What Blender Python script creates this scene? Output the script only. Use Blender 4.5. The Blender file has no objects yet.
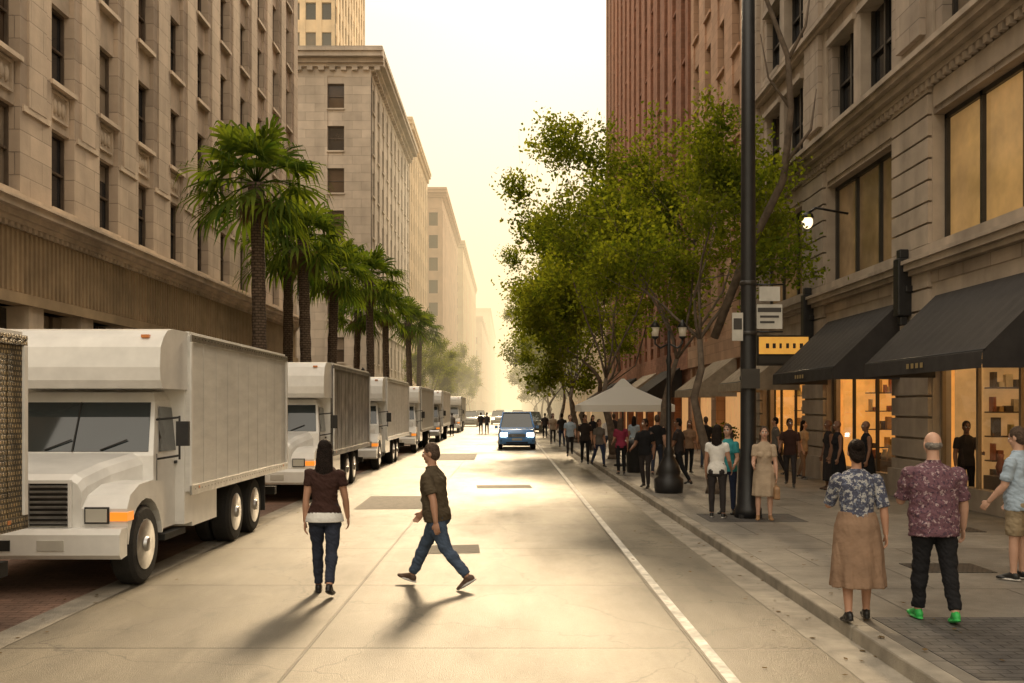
import bpy, math, random
import numpy as np
from math import sin, cos, pi, radians
from mathutils import Vector, Matrix, noise
from mathutils.bvhtree import BVHTree
random.seed(11); rng=np.random.default_rng(5)
V=Vector
scene=bpy.context.scene
COL=scene.collection
# ---------------------------------------------------------------- materials
def nodes_of(name):
    m=bpy.data.materials.new(name); m.use_nodes=True
    return m,m.node_tree.nodes,m.node_tree.links,m.node_tree.nodes['Principled BSDF']
def mth(N,L,op,a,b=None,c=None):
    n=N.new('ShaderNodeMath'); n.operation=op
    for i,x in enumerate((a,b,c)):
        if x is None: continue
        if isinstance(x,(int,float)): n.inputs[i].default_value=x
        else: L.new(x,n.inputs[i])
    return n.outputs[0]
def nz(N,L,vec,scale,detail=4,rough=.55,stretch=None):
    if stretch:
        mp=N.new('ShaderNodeMapping'); mp.inputs['Scale'].default_value=stretch; L.new(vec,mp.inputs['Vector']); vec=mp.outputs[0]
    n=N.new('ShaderNodeTexNoise'); n.inputs['Scale'].default_value=scale; n.inputs['Detail'].default_value=detail; n.inputs['Roughness'].default_value=rough
    L.new(vec,n.inputs['Vector']); return n.outputs['Fac']
def mr(N,L,x,a,b,c,d):
    n=N.new('ShaderNodeMapRange'); n.inputs[1].default_value=a; n.inputs[2].default_value=b; n.inputs[3].default_value=c; n.inputs[4].default_value=d
    L.new(x,n.inputs[0]); return n.outputs[0]
def M(name,col,rough=.7,metal=0,ns=0,na=.25,ns2=0,na2=.2,st2=(1,1,1),bump=0,bs=40,blocks=None,spec=.5,emit=None,es=0,flat=False,coat=0):
    m,N,L,P=nodes_of(name)
    P.inputs['Base Color'].default_value=(*col,1); P.inputs['Roughness'].default_value=rough; P.inputs['Metallic'].default_value=metal
    P.inputs['Specular IOR Level'].default_value=spec; P.inputs['Coat Weight'].default_value=coat
    tc=N.new('ShaderNodeTexCoord').outputs['Object']
    fac=None
    def mul(x):
        nonlocal fac
        fac = x if fac is None else mth(N,L,'MULTIPLY',fac,x)
    if ns: mul(mr(N,L,nz(N,L,tc,ns,3),.3,.7,1-na,1+na))
    if ns2: mul(mr(N,L,nz(N,L,tc,ns2,3,.6,st2),.3,.7,1-na2,1+na2))
    hgt=None
    if blocks:
        w,h,mo,dk=blocks
        s=N.new('ShaderNodeSeparateXYZ'); L.new(tc,s.inputs[0])
        c=N.new('ShaderNodeCombineXYZ')
        if flat: L.new(s.outputs[0],c.inputs[0]); L.new(s.outputs[1],c.inputs[1])
        else: L.new(mth(N,L,'ADD',s.outputs[0],s.outputs[1]),c.inputs[0]); L.new(s.outputs[2],c.inputs[1])
        b=N.new('ShaderNodeTexBrick'); L.new(c.outputs[0],b.inputs['Vector'])
        b.inputs['Scale'].default_value=1; b.inputs['Brick Width'].default_value=w; b.inputs['Row Height'].default_value=h
        b.inputs['Mortar Size'].default_value=mo; b.inputs['Mortar Smooth'].default_value=.3; b.inputs['Bias'].default_value=0
        b.inputs['Color1'].default_value=(.88,.88,.88,1); b.inputs['Color2'].default_value=(1.09,1.09,1.09,1); b.inputs['Mortar'].default_value=(dk,dk,dk,1)
        mul(b.outputs['Color']); hgt=mth(N,L,'MULTIPLY',b.outputs['Fac'],-1.0)
    if fac is not None:
        vm=N.new('ShaderNodeVectorMath'); vm.operation='SCALE'; vm.inputs[0].default_value=col; L.new(fac,vm.inputs['Scale']); L.new(vm.outputs[0],P.inputs['Base Color'])
    if bump or hgt is not None:
        bn=N.new('ShaderNodeBump'); bn.inputs['Strength'].default_value=1; bn.inputs['Distance'].default_value=.012
        x=hgt
        if bump:
            x=mth(N,L,'MULTIPLY',nz(N,L,tc,bs,2),bump)
            if hgt is not None: x=mth(N,L,'ADD',x,hgt)
        L.new(x,bn.inputs['Height']); L.new(bn.outputs[0],P.inputs['Normal'])
    if emit:
        P.inputs['Emission Color'].default_value=(*emit,1); P.inputs['Emission Strength'].default_value=es
        if es<13: m.cycles.emission_sampling='NONE'
    return m
def Mpat(name,c1,c2,scale,th,c3=None):
    m,N,L,P=nodes_of(name); P.inputs['Roughness'].default_value=.85
    tc=N.new('ShaderNodeTexCoord').outputs['Object']
    f=mr(N,L,nz(N,L,tc,scale,3,.7),th,th+.03,0,1)
    mx=N.new('ShaderNodeMix'); mx.data_type='RGBA'; mx.inputs[6].default_value=(*c1,1); mx.inputs[7].default_value=(*c2,1); L.new(f,mx.inputs[0])
    out=mx.outputs[2]
    if c3:
        f2=mr(N,L,nz(N,L,tc,scale*1.7,2,.5),.58,.61,0,1)
        m2=N.new('ShaderNodeMix'); m2.data_type='RGBA'; L.new(out,m2.inputs[6]); m2.inputs[7].default_value=(*c3,1); L.new(f2,m2.inputs[0]); out=m2.outputs[2]
    L.new(out,P.inputs['Base Color'])
    bn=N.new('ShaderNodeBump'); bn.inputs['Distance'].default_value=.02; L.new(nz(N,L,tc,14,3),bn.inputs['Height']); L.new(bn.outputs[0],P.inputs['Normal'])
    return m
def Mleaf(name,c1,c2,tr=.45,k=(2.6,2.3,.7)):
    m,N,L,P=nodes_of(name)
    tc=N.new('ShaderNodeTexCoord').outputs['Object']; g=N.new('ShaderNodeNewGeometry')
    f=mth(N,L,'ADD',mth(N,L,'MULTIPLY',g.outputs['Random Per Island'],.55),mth(N,L,'MULTIPLY',mr(N,L,nz(N,L,tc,.9,1),.35,.65,0,1),.45))
    mx=N.new('ShaderNodeMix'); mx.data_type='RGBA'; mx.inputs[6].default_value=(*c1,1); mx.inputs[7].default_value=(*c2,1); L.new(f,mx.inputs[0])
    N.remove(P); P=N.new('ShaderNodeBsdfDiffuse'); L.new(mx.outputs[2],P.inputs['Color'])
    t=N.new('ShaderNodeBsdfTranslucent'); vm=N.new('ShaderNodeVectorMath'); vm.operation='MULTIPLY'; L.new(mx.outputs[2],vm.inputs[0]); vm.inputs[1].default_value=k; L.new(vm.outputs[0],t.inputs['Color'])
    ms=N.new('ShaderNodeMixShader'); ms.inputs[0].default_value=tr; L.new(P.outputs[0],ms.inputs[1]); L.new(t.outputs[0],ms.inputs[2])
    L.new(ms.outputs[0],N['Material Output'].inputs['Surface']); return m
def Mpane(name):
    m,N,L,P=nodes_of(name)
    gl=N.new('ShaderNodeBsdfGlossy'); gl.inputs['Roughness'].default_value=.02; tr=N.new('ShaderNodeBsdfTransparent'); tr.inputs[0].default_value=(.92,.91,.88,1)
    lw=N.new('ShaderNodeLayerWeight'); lw.inputs['Blend'].default_value=.5; ms=N.new('ShaderNodeMixShader')
    f=mth(N,L,'ADD',mth(N,L,'MULTIPLY',mth(N,L,'POWER',lw.outputs['Facing'],5.),.8),.04)
    L.new(f,ms.inputs[0]); L.new(tr.outputs[0],ms.inputs[1]); L.new(gl.outputs[0],ms.inputs[2]); L.new(ms.outputs[0],N['Material Output'].inputs['Surface']); return m

stoneL=M('stone_taupe',(.44,.345,.26),.85,ns=1.2,na=.14,ns2=.5,na2=.26,st2=(1,1,.12),bump=.5,bs=14,blocks=(1.3,.56,.012,.6))
stoneL2=M('stone_trim',(.50,.40,.30),.8,ns=2,na=.15,ns2=.7,na2=.30,st2=(1,1,.15),bump=.4,bs=18)
bronze=M('bronze_frieze',(.31,.22,.13),.5,ns=1.5,na=.2,ns2=.6,na2=.2,st2=(1,1,.2),bump=.2,bs=25)
stoneB2=M('stone_cream',(.50,.43,.35),.85,ns=.8,na=.12,ns2=.4,na2=.2,st2=(1,1,.1),bump=.4,blocks=(1.5,.7,.012,.75))
stoneB3=M('stone_sand',(.56,.42,.26),.85,ns=.8,na=.15,ns2=.3,na2=.2,st2=(1,1,.1))
stoneB4=M('stone_peach',(.50,.34,.23),.85,ns=.5,na=.15)
stoneA=M('stone_grey_beige',(.37,.305,.245),.82,ns=1.5,na=.14,ns2=.6,na2=.30,st2=(1,1,.12),bump=.5,bs=16,blocks=(1.1,.45,.012,.55))
stoneA2=M('stone_smooth',(.39,.325,.26),.78,ns=2,na=.14,ns2=.8,na2=.30,st2=(1,1,.12),bump=.35,bs=20)
pink=M('stone_pink',(.50,.31,.20),.85,ns=1,na=.15,bump=.4,blocks=(.9,.4,.012,.7))
brick=M('brick_brown',(.29,.13,.075),.88,ns=2,na=.2,ns2=.3,na2=.2,st2=(1,1,.1),bump=.4,blocks=(.42,.14,.01,.8))
g_dark=M('window_dark',(.018,.018,.02),.06,ns=.6,na=.5)
g_brown=M('window_brown',(.07,.045,.028),.08,ns=.7,na=.4)
g_blind=M('window_blind',(.24,.19,.14),.35,ns=.8,na=.25)
g_gold_refl=M('window_gold_reflection',(.42,.28,.12),.12,ns=.35,na=.55,ns2=1.3,na2=.35,emit=(1,.56,.2),es=.16)  # gold reflection of the facades opposite put into glass colour, plus added glow
g_tan_refl=M('window_tan_reflection',(.22,.155,.09),.12,ns=.5,na=.5,ns2=1.1,na2=.4,emit=(1,.56,.2),es=.03)  # brownish reflection put into glass colour, plus faint added glow
frameD=M('frame_dark',(.03,.026,.022),.4,ns=3)
frameB=M('frame_bronze',(.09,.065,.045),.4,ns=3)
black=M('black_iron',(.012,.012,.013),.45,ns=6,na=.3,bump=.2)
awn=M('awning_cloth',(.032,.028,.026),.9,ns=4,na=.2,bump=.5,bs=90)
awnB=M('awning_tan',(.32,.26,.19),.9,ns=4,na=.2,bump=.5,bs=90)
pane=Mpane('shop_glass')
concK=M('kerb_concrete',(.29,.26,.21),.8,ns=3,na=.28,ns2=.5,na2=.22,bump=.6,bs=60)
whiteP=M('white_line_paint',(.58,.56,.50),.6,ns=14,na=.25,ns2=3,na2=.4)
patchM=M('asphalt_patch',(.085,.073,.056),.7,ns=6,na=.3,bump=.8,bs=150)
ironM=M('cast_iron_cover',(.05,.045,.04),.5,ns=8,blocks=(.06,.06,.012,.4),flat=True)
paverM=M('brick_paver_grate',(.075,.07,.066),.7,ns=4,na=.3,blocks=(.22,.11,.008,.45),flat=True,bump=.4)
parkM=M('brick_parking_lane',(.20,.12,.085),.75,ns=1.2,na=.3,ns2=.4,na2=.25,blocks=(.24,.12,.008,.55),flat=True,bump=.4)
swM=M('sidewalk_slab',(.185,.17,.145),.5,ns=1.4,na=.24,ns2=6,na2=.14,bump=.4,bs=70,blocks=(1.55,1.55,.012,.5),flat=True)
groundM=M('ground_earth',(.2,.18,.15),.9,ns=.1)
def road_mat():
    m,N,L,P=nodes_of('road_concrete')
    tc=N.new('ShaderNodeTexCoord').outputs['Object']
    a=mr(N,L,nz(N,L,tc,.35,5,.6),.3,.7,.72,1.26); b=mr(N,L,nz(N,L,tc,1.0,4,.65,(1.6,.22,1)),.3,.7,.68,1.28); c=mr(N,L,nz(N,L,tc,28,3,.7),.3,.7,.80,1.18)
    f=mth(N,L,'MULTIPLY',mth(N,L,'MULTIPLY',a,b),c)
    br=N.new('ShaderNodeTexBrick'); mp=N.new('ShaderNodeMapping'); mp.inputs['Location'].default_value=(1.75,.6,0); L.new(tc,mp.inputs[0]); L.new(mp.outputs[0],br.inputs['Vector'])
    br.offset=0; br.inputs['Scale'].default_value=1; br.inputs['Brick Width'].default_value=3.4; br.inputs['Row Height'].default_value=3.1; br.inputs['Mortar Size'].default_value=.016; br.inputs['Mortar Smooth'].default_value=.4
    br.inputs['Color1'].default_value=(.86,.86,.86,1); br.inputs['Color2'].default_value=(1.14,1.14,1.14,1); br.inputs['Mortar'].default_value=(.42,.42,.42,1)
    f=mth(N,L,'MULTIPLY',f,br.outputs['Color'])
    vo=N.new('ShaderNodeTexVoronoi'); vo.feature='DISTANCE_TO_EDGE'; vo.inputs['Scale'].default_value=.42
    wv=N.new('ShaderNodeVectorMath'); wv.operation='ADD'; nn=N.new('ShaderNodeTexNoise'); nn.inputs['Scale'].default_value=1.4; nn.inputs['Detail'].default_value=5; L.new(tc,nn.inputs['Vector']); L.new(tc,wv.inputs[0]); L.new(nn.outputs['Color'],wv.inputs[1]); L.new(wv.outputs[0],vo.inputs['Vector'])
    f=mth(N,L,'MULTIPLY',f,mr(N,L,vo.outputs['Distance'],0,.008,.45,1))
    f=mth(N,L,'MULTIPLY',f,mr(N,L,nz(N,L,tc,2.2,3,.6,(1,.5,1)),.58,.76,1,.5))
    vm=N.new('ShaderNodeVectorMath'); vm.operation='SCALE'; vm.inputs[0].default_value=(.150,.130,.095); L.new(f,vm.inputs['Scale']); L.new(vm.outputs[0],P.inputs['Base Color'])
    L.new(mr(N,L,nz(N,L,tc,.5,4,.6,(1,.4,1)),.35,.65,.30,.54),P.inputs['Roughness']); P.inputs['Specular IOR Level'].default_value=.5
    bn=N.new('ShaderNodeBump'); bn.inputs['Distance'].default_value=.006
    L.new(mth(N,L,'ADD',nz(N,L,tc,90,2,.7),mth(N,L,'MULTIPLY',br.outputs['Fac'],-2.)),bn.inputs['Height']); L.new(bn.outputs[0],P.inputs['Normal'])
    return m
roadM=road_mat()
bark=M('bark',(.13,.10,.075),.95,ns=6,na=.35,bump=1,bs=25)
palmbark=M('palm_bark',(.13,.09,.06),.95,ns=7,na=.3,blocks=(.2,.09,.02,.4))
leafM=Mleaf('leaf_tree',(.034,.062,.011),(.14,.165,.026),.58)
leafM2=Mleaf('leaf_far',(.045,.072,.014),(.14,.16,.03),.58)
palmM=Mleaf('palm_frond',(.022,.052,.013),(.095,.13,.027),.38)
thatch=Mleaf('palm_thatch',(.09,.065,.035),(.17,.12,.07),.2)
umb=Mleaf('umbrella_canvas',(.85,.84,.81),(.87,.86,.83),.5,(1.1,1.1,1.08))

# ---------------------------------------------------------------- mesh builder
class MB:
    def __init__(s): s.v=[];s.f=[];s.m=[];s.sm=[];s.mats=[]
    def mi(s,m):
        if m not in s.mats: s.mats.append(m)
        return s.mats.index(m)
    def add(s,vs,fs,m,smooth=False):
        o=len(s.v); s.v.extend([tuple(p) for p in vs]); k=s.mi(m)
        for f in fs: s.f.append([i+o for i in f]); s.m.append(k); s.sm.append(smooth)
    def box(s,x0,x1,y0,y1,z0,z1,m):
        s.add([(x0,y0,z0),(x1,y0,z0),(x1,y1,z0),(x0,y1,z0),(x0,y0,z1),(x1,y0,z1),(x1,y1,z1),(x0,y1,z1)],
              [(0,3,2,1),(4,5,6,7),(0,1,5,4),(1,2,6,5),(2,3,7,6),(3,0,4,7)],m)
    def poly(s,pts,m): s.add(pts,[list(range(len(pts)))],m)
    def prism(s,prof,x0,x1,m,smooth=False):
        n=len(prof); vs=[(x0,a,b) for a,b in prof]+[(x1,a,b) for a,b in prof]
        s.add(vs,[list(range(n))[::-1],list(range(n,2*n))],m); 
        s.add(vs,[(i,(i+1)%n,n+(i+1)%n,n+i) for i in range(n)],m,smooth)
    def loft(s,rings,m,smooth=True,caps=True):
        n=len(rings[0]); vs=[p for r in rings for p in r]; fs=[]
        for k in range(len(rings)-1):
            for i in range(n):
                j=(i+1)%n; fs.append((k*n+i,k*n+j,(k+1)*n+j,(k+1)*n+i))
        if caps: fs.append(list(range(n))[::-1]); fs.append([(len(rings)-1)*n+i for i in range(n)])
        s.add(vs,fs,m,smooth)
    def revolve(s,prof,c,m,n=16,axis='z',sg=1,smooth=True):
        rings=[]
        for r,h in prof:
            rr=[]
            for i in range(n):
                a=2*pi*i/n
                if axis=='z': rr.append((c[0]+r*cos(a),c[1]+r*sin(a),c[2]+h))
                else: rr.append((c[0]+sg*h,c[1]+r*cos(a),c[2]+r*sin(a)))
            rings.append(rr)
        s.loft(rings,m,smooth)
    def tube(s,pts,rad,m,n=10,rnd=False,smooth=True):
        pts=[V(p) for p in pts]; rings=[]; ref=None
        P=list(pts);R=list(rad)
        if rnd:
            d0=(pts[0]-pts[1]).normalized(); d1=(pts[-1]-pts[-2]).normalized()
            P=[pts[0]+d0*rad[0]*.97,pts[0]+d0*rad[0]*.75,pts[0]+d0*rad[0]*.4]+P+[pts[-1]+d1*rad[-1]*.4,pts[-1]+d1*rad[-1]*.75,pts[-1]+d1*rad[-1]*.97]
            R=[rad[0]*.2,rad[0]*.66,rad[0]*.92]+R+[rad[-1]*.92,rad[-1]*.66,rad[-1]*.2]
        for i,p in enumerate(P):
            d=(P[min(i+1,len(P)-1)]-P[max(i-1,0)]).normalized()
            if ref is None: ref=d.orthogonal().normalized()
            ref=(ref-d*ref.dot(d)).normalized(); b=d.cross(ref)
            rings.append([p+(ref*cos(2*pi*k/n)+b*sin(2*pi*k/n))*R[i] for k in range(n)])
        s.loft(rings,m,smooth)
    def ell(s,c,ax,m,n=14,k=9):
        c=V(c); a,b,d=[V(q) for q in ax]; rings=[]
        for i in range(k+1):
            t=-pi/2+pi*i/k; t=max(-1.5,min(1.5,t))
            rings.append([c+d*sin(t)+(a*cos(2*pi*j/n)+b*sin(2*pi*j/n))*cos(t) for j in range(n)])
        s.loft(rings,m)
    def obj(s,name,loc=(0,0,0),bevel=0,parent=None,rot=0):
        me=bpy.data.meshes.new(name); me.from_pydata(s.v,[],s.f)
        for m in s.mats: me.materials.append(m)
        me.polygons.foreach_set('material_index',s.m); me.polygons.foreach_set('use_smooth',s.sm); me.update()
        o=bpy.data.objects.new(name,me); COL.objects.link(o); o.location=loc; o.rotation_euler=(0,0,rot)
        if bevel:
            b=o.modifiers.new('bevel','BEVEL'); b.width=bevel; b.segments=2; b.limit_method='ANGLE'; b.angle_limit=radians(40)
        if parent: o.parent=parent
        return o
def inst(o,loc,rot=0,sc=1,name=None):
    n=bpy.data.objects.new(name or o.name.split('.')[0],o.data); COL.objects.link(n); n.location=loc; n.rotation_euler=(0,0,rot); n.scale=(sc,sc,sc); return n

# ---------------------------------------------------------------- camera / light / world
cam=bpy.data.cameras.new('camera'); co=bpy.data.objects.new('camera',cam); COL.objects.link(co)
co.location=(0,0,2.1); co.rotation_euler=(pi/2,0,0); cam.lens=35; cam.sensor_width=36; cam.shift_x=.004; cam.shift_y=.065; cam.clip_end=5000
scene.camera=co
EL=radians(28); AZ=radians(4.5)
sd=V((sin(AZ)*cos(EL),cos(AZ)*cos(EL),sin(EL)))
sl=bpy.data.lights.new('sun','SUN'); sl.energy=5.0; sl.angle=radians(9); sl.color=(1,.74,.44)
so=bpy.data.objects.new('sun',sl); COL.objects.link(so); so.rotation_euler=sd.to_track_quat('Z','Y').to_euler()
w=bpy.data.worlds.new('World'); scene.world=w; w.use_nodes=True; N=w.node_tree.nodes; L=w.node_tree.links
sk=N.new('ShaderNodeTexSky'); sk.sky_type='NISHITA'; sk.sun_disc=False; sk.sun_elevation=EL; sk.sun_rotation=AZ; sk.dust_density=5; sk.air_density=1.2; sk.ozone_density=.6
tg=N.new('ShaderNodeTexCoord'); sp=N.new('ShaderNodeSeparateXYZ'); L.new(tg.outputs['Generated'],sp.inputs[0])
cr=N.new('ShaderNodeValToRGB'); L.new(sp.outputs[2],cr.inputs[0])
E=cr.color_ramp.elements; E[0].position=0; E[0].color=(1.2,.88,.46,1); E[1].position=.36; E[1].color=(.93,.84,.68,1)
e=E.new(.17); e.color=(1.0,.84,.56,1); e=E.new(.6); e.color=(2.05,1.79,1.44,1)  # sky above the visible band brightened as added fill light
sc_=N.new('ShaderNodeVectorMath'); sc_.operation='SCALE'; sc_.inputs['Scale'].default_value=10.0; L.new(cr.outputs[0],sc_.inputs[0])
mx=N.new('ShaderNodeMix'); mx.data_type='RGBA'; mx.inputs[0].default_value=.93; L.new(sk.outputs[0],mx.inputs[6]); L.new(sc_.outputs[0],mx.inputs[7])
L.new(mx.outputs[2],N['Background'].inputs[0]); N['Background'].inputs[1].default_value=.12
scene.view_settings.view_transform='Standard'; scene.view_settings.look='None'; scene.view_settings.exposure=0
hm=bpy.data.materials.new('haze_glow'); hm.use_nodes=True; N=hm.node_tree.nodes; L=hm.node_tree.links; N.remove(N['Principled BSDF'])
ab=N.new('ShaderNodeVolumeAbsorption'); SG=.0036; ab.inputs['Color'].default_value=(0,0,0,1); ab.inputs['Density'].default_value=SG
em=N.new('ShaderNodeEmission'); em.inputs[0].default_value=(1,.77,.44,1); em.inputs[1].default_value=SG*1.35  # haze brightness is emission put into the volume, no scattering
ad=N.new('ShaderNodeAddShader'); L.new(ab.outputs[0],ad.inputs[0]); L.new(em.outputs[0],ad.inputs[1]); L.new(ad.outputs[0],N['Material Output'].inputs['Volume'])
hm.cycles.emission_sampling='NONE'
B=MB(); B.box(-60,60,79,900,-3,42,hm); B.obj('haze')

# ---------------------------------------------------------------- ground
B=MB(); B.poly([(-1500,-300,-.03),(1500,-300,-.03),(1500,2500,-.03),(-1500,2500,-.03)],groundM); B.obj('ground')
B=MB(); B.poly([(-7.05,-12,0),(3.1,-12,0),(3.1,1400,0),(-7.05,1400,0)],roadM)
B.poly([(-80,58.5,-.004),(-7.05,58.5,-.004),(-7.05,77.5,-.004),(-80,77.5,-.004)],roadM)
B.poly([(3.1,90,-.004),(80,90,-.004),(80,102,-.004),(3.1,102,-.004)],roadM)
road=B.obj('road')
B=MB(); B.poly([(-7.05,-12,.004),(-4.75,-12,.004),(-4.75,57,.004),(-7.05,57,.004)],parkM); B.obj('parking_lane',parent=road)
B=MB(); B.poly([(-4.75,-12,.005),(-4.42,-12,.005),(-4.42,57,.005),(-4.75,57,.005)],concK); B.poly([(2.72,-12,.004),(3.1,-12,.004),(3.1,89,.004),(2.72,89,.004)],concK); B.obj('gutter',parent=road)
B=MB()
B.poly([(1.68,-12,.004),(1.78,-12,.004),(1.78,78,.004),(1.68,78,.004)],whiteP)
for i in range(9): B.poly([(-6.6+i*1.05,79.5,.004),(-6.1+i*1.05,79.5,.004),(-6.1+i*1.05,83,.004),(-6.6+i*1.05,83,.004)],whiteP)
for y in (57.4,88): B.poly([(-7,y,.004),(3,y,.004),(3,y+.3,.004),(-7,y+.3,.004)],whiteP)
B.obj('lane_marking',parent=road)
B=MB()
for (x0,x1,y0,y1) in [(-3.2,-1.6,20.6,23.8),(-.8,.6,26,27.2),(-1.2,-.45,14.3,15.3),(-3,-1.4,40,46)]:
    B.poly([(x0,y0,.004),(x1+.05,y0+.1,.004),(x1,y1,.004),(x0-.06,y1-.12,.004)],patchM)
B.obj('asphalt_patch',parent=road)
def walk(name,x0,x1,y0,y1):
    B=MB(); B.box(x0,x1,y0,y1,-.02,.13,swM); return B.obj(name)
walk('sidewalk',3.28,9.6,-12,89); walk('sidewalk',3.28,9.6,103,900); walk('sidewalk',-13,-7.23,-12,57.5); walk('sidewalk',-13,-7.23,78.5,900)
def kerb(x0,x1,y0,y1):
    B=MB(); y=y0
    while y<y1:
        e=min(y+ (3 if y<90 else 40),y1); B.box(x0,x1,y,e-.012,-.02,.136,concK); y=e
    B.obj('kerb',bevel=.02)
kerb(3.1,3.28,-12,89); kerb(3.1,3.28,103,700); kerb(-7.23,-7.05,-12,57.5); kerb(-7.23,-7.05,78.5,700)
B=MB()
B.box(3.42,7.4,7.2,9.35,.125,.136,paverM); B.obj('tree_pit_paving')
B=MB(); B.box(3.5,5.2,17.2,18.5,.125,.136,paverM); B.obj('tree_pit_paving')
B=MB(); B.box(4.95,5.85,11.9,12.6,.125,.137,ironM); B.obj('utility_cover')
B=MB(); B.box(6.6,7.6,15.8,16.4,.125,.137,ironM); B.obj('utility_cover')
vs=[];fs=[]
for i in range(420):
    y=random.uniform(6,40); x=random.choice((2.95,3.0,3.9,-4.6))+random.gauss(0,.22 if random.random()<.7 else .8); z=.012 if x<3.1 else .148
    a=random.uniform(0,2*pi); l=random.uniform(.03,.07); d=V((cos(a)*l,sin(a)*l,random.uniform(-.002,.012))); s_=V((-sin(a)*l*.4,cos(a)*l*.4,0)); c=V((x,y,z)); o=len(vs)
    vs+=[c,c+d*.5+s_,c+d,c+d*.5-s_]; fs.append((o,o+1,o+2,o+3))
B=MB(); B.add(vs,fs,thatch); B.obj('fallen_leaves')

# ---------------------------------------------------------------- buildings
def fbox(B,face,u0,u1,z0,z1,d0,d1,m):
    k,p=face
    if k=='x+': B.box(p+d0,p+d1,u0,u1,z0,z1,m)
    elif k=='x-': B.box(p-d1,p-d0,u0,u1,z0,z1,m)
    else: B.box(u0,u1,p-d1+.004,p-d0+.004,z0+.003,z1+.003,m)
def glassmat(): 
    r=random.random(); return g_dark if r<.6 else (g_brown if r<.85 else g_blind)
def grid(B,face,u0,u1,zs,floors,fh,bay,ww,wh,so,wall,trim,frame=frameB,detail=True,proud=.0,span=-.07):
    n=max(1,round((u1-u0)/bay)); bw=(u1-u0)/n; pw=bw-ww; zt=zs+floors*fh
    for i in range(n+1):
        a=max(u0,u0+i*bw-pw/2); b=min(u1,u0+i*bw+pw/2); fbox(B,face,a,b,zs,zt,-.42,proud,wall)
    for i in range(n):
        a=u0+i*bw+pw/2; b=a+ww
        for k in range(floors+1):
            z0=zs+k*fh+so+(wh-fh); z1=zs+k*fh+so
            z0=max(z0,zs); z1=min(z1,zt)
            if z1-z0>.02: fbox(B,face,a+.001,b-.001,z0,z1,-.42,span,wall if not detail else trim)
        for k in range(floors):
            z0=zs+k*fh+so; z1=z0+wh
            fbox(B,face,a+.002,b-.002,z0,z1,-.41,-.37,glassmat())
            if detail:
                zc=(z0+z1)/2
                if random.random()<.3: fbox(B,face,a+.08,b-.08,z1-random.uniform(.3,1.0),z1-.09,-.37,-.365,g_blind)
                fbox(B,face,a,b,z1-.09,z1-.001,-.36,-.28,frame); fbox(B,face,a,b,zc-.03,zc+.03,-.36,-.29,frame)
                fbox(B,face,a+.001,a+.07,z0,z1-.09,-.36,-.28,frame); fbox(B,face,b-.07,b-.001,z0,z1-.09,-.36,-.28,frame)
                fbox(B,face,a-.06,b+.06,z0-.12,z0,-.3,.07,trim)
def cornice(B,face,u0,u1,z,prof,m,dent=None):
    for z0,z1,d in prof: fbox(B,face,u0,u1,z+z0,z+z1,-.3,d,m)
    if dent:
        z0,z1,d,st=dent; u=u0+.1
        while u<u1-st*.5: fbox(B,face,u,u+st*.5,z+z0,z+z1,0,d,m); u+=st
B=MB(); F=('x+',-12.0); u0=3.4; u1=3.4+17*3.1
B.box(-34,-12.42,u0+.4,u1-.1,5,34.5,g_dark); B.box(-34,-13.4,u0+.4,u1-.1,0,5,frameD)
B.box(-34,-12.0,u0-.02,u0+.4,0,34.6,stoneL); B.box(-34,-12.0,u1,u1+.45,0,34.6,stoneL)
grid(B,F,u0+.4,u1,7.3,8,3.35,3.1,1.38,2.15,.1,stoneL,stoneL2,span=-.14)
n=17; bw=(u1-u0-.4)/n
for i in range(n):
    c=u0+.4+(i+.5)*bw
    for zz in (9.8,):
        fbox(B,F,c-.5,c+.5,zz,zz+.06,-.14,-.07,stoneL2); fbox(B,F,c-.5,c+.5,zz+.70,zz+.76,-.14,-.07,stoneL2)
        fbox(B,F,c-.5,c-.44,zz+.06,zz+.70,-.14,-.07,stoneL2); fbox(B,F,c+.44,c+.5,zz+.06,zz+.70,-.14,-.07,stoneL2)
        for q in (-.25,0,.25): B.ell((-12.12,c+q,zz+.38),((.06,0,0),(0,.1,0),(0,0,.2)),stoneL2,8,5)
    fbox(B,F,c+.8,c+2.25,9.45,9.6,0,.05,stoneL2)
    fbox(B,F,c+1.05,c+2.0,9.6,33.8,0,.06,stoneL)
cornice(B,F,u0,u1+.5,6.6,[(0,.12,.12),(.12,.26,.22),(.26,.44,.42),(.44,.5,.5),(.5,.7,.2)],stoneL2,(-.12,0,.08,.3))
fbox(B,F,u0,u1+.45,4.75,6.6,-.4,-.04,bronze)
u=u0
while u<u1: fbox(B,F,u,u+.11,4.95,6.45,-.04,.03,bronze); u+=.24
fbox(B,F,u0,u1+.45,4.65,4.92,-.35,.1,bronze); 
for i in range(n+1):
    c=u0+.4+i*bw; fbox(B,F,c-.4,c+.4,0,4.65,-.8,.0,stoneL2); fbox(B,F,c-.45,c+.45,0,.7,0,.06,stoneL2)
    if i<n:
        fbox(B,F,c+.4,c+bw-.4,.6,4.6,-.6,-.56,glassmat()); fbox(B,F,c+.4,c+bw-.4,.1,.6,-.6,-.3,frameD)
        fbox(B,F,c+.4,c+bw-.4,3.75,3.87,-.56,-.45,frameB); 
        for q in (1/3,2/3): fbox(B,F,c+.4+(bw-.8)*q-.03,c+.4+(bw-.8)*q+.03,.6,4.6,-.555,-.47,frameB)
cornice(B,F,u0,u1+.5,34,[(0,.3,.3),(.3,.7,.7),(.7,1.1,.9)],stoneL2)
B.obj('stone_office_building')
shopglow=M('shopfront_lit',(.3,.18,.08),.3,ns=1.2,na=.8,emit=(1,.5,.18),es=.5)
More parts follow.
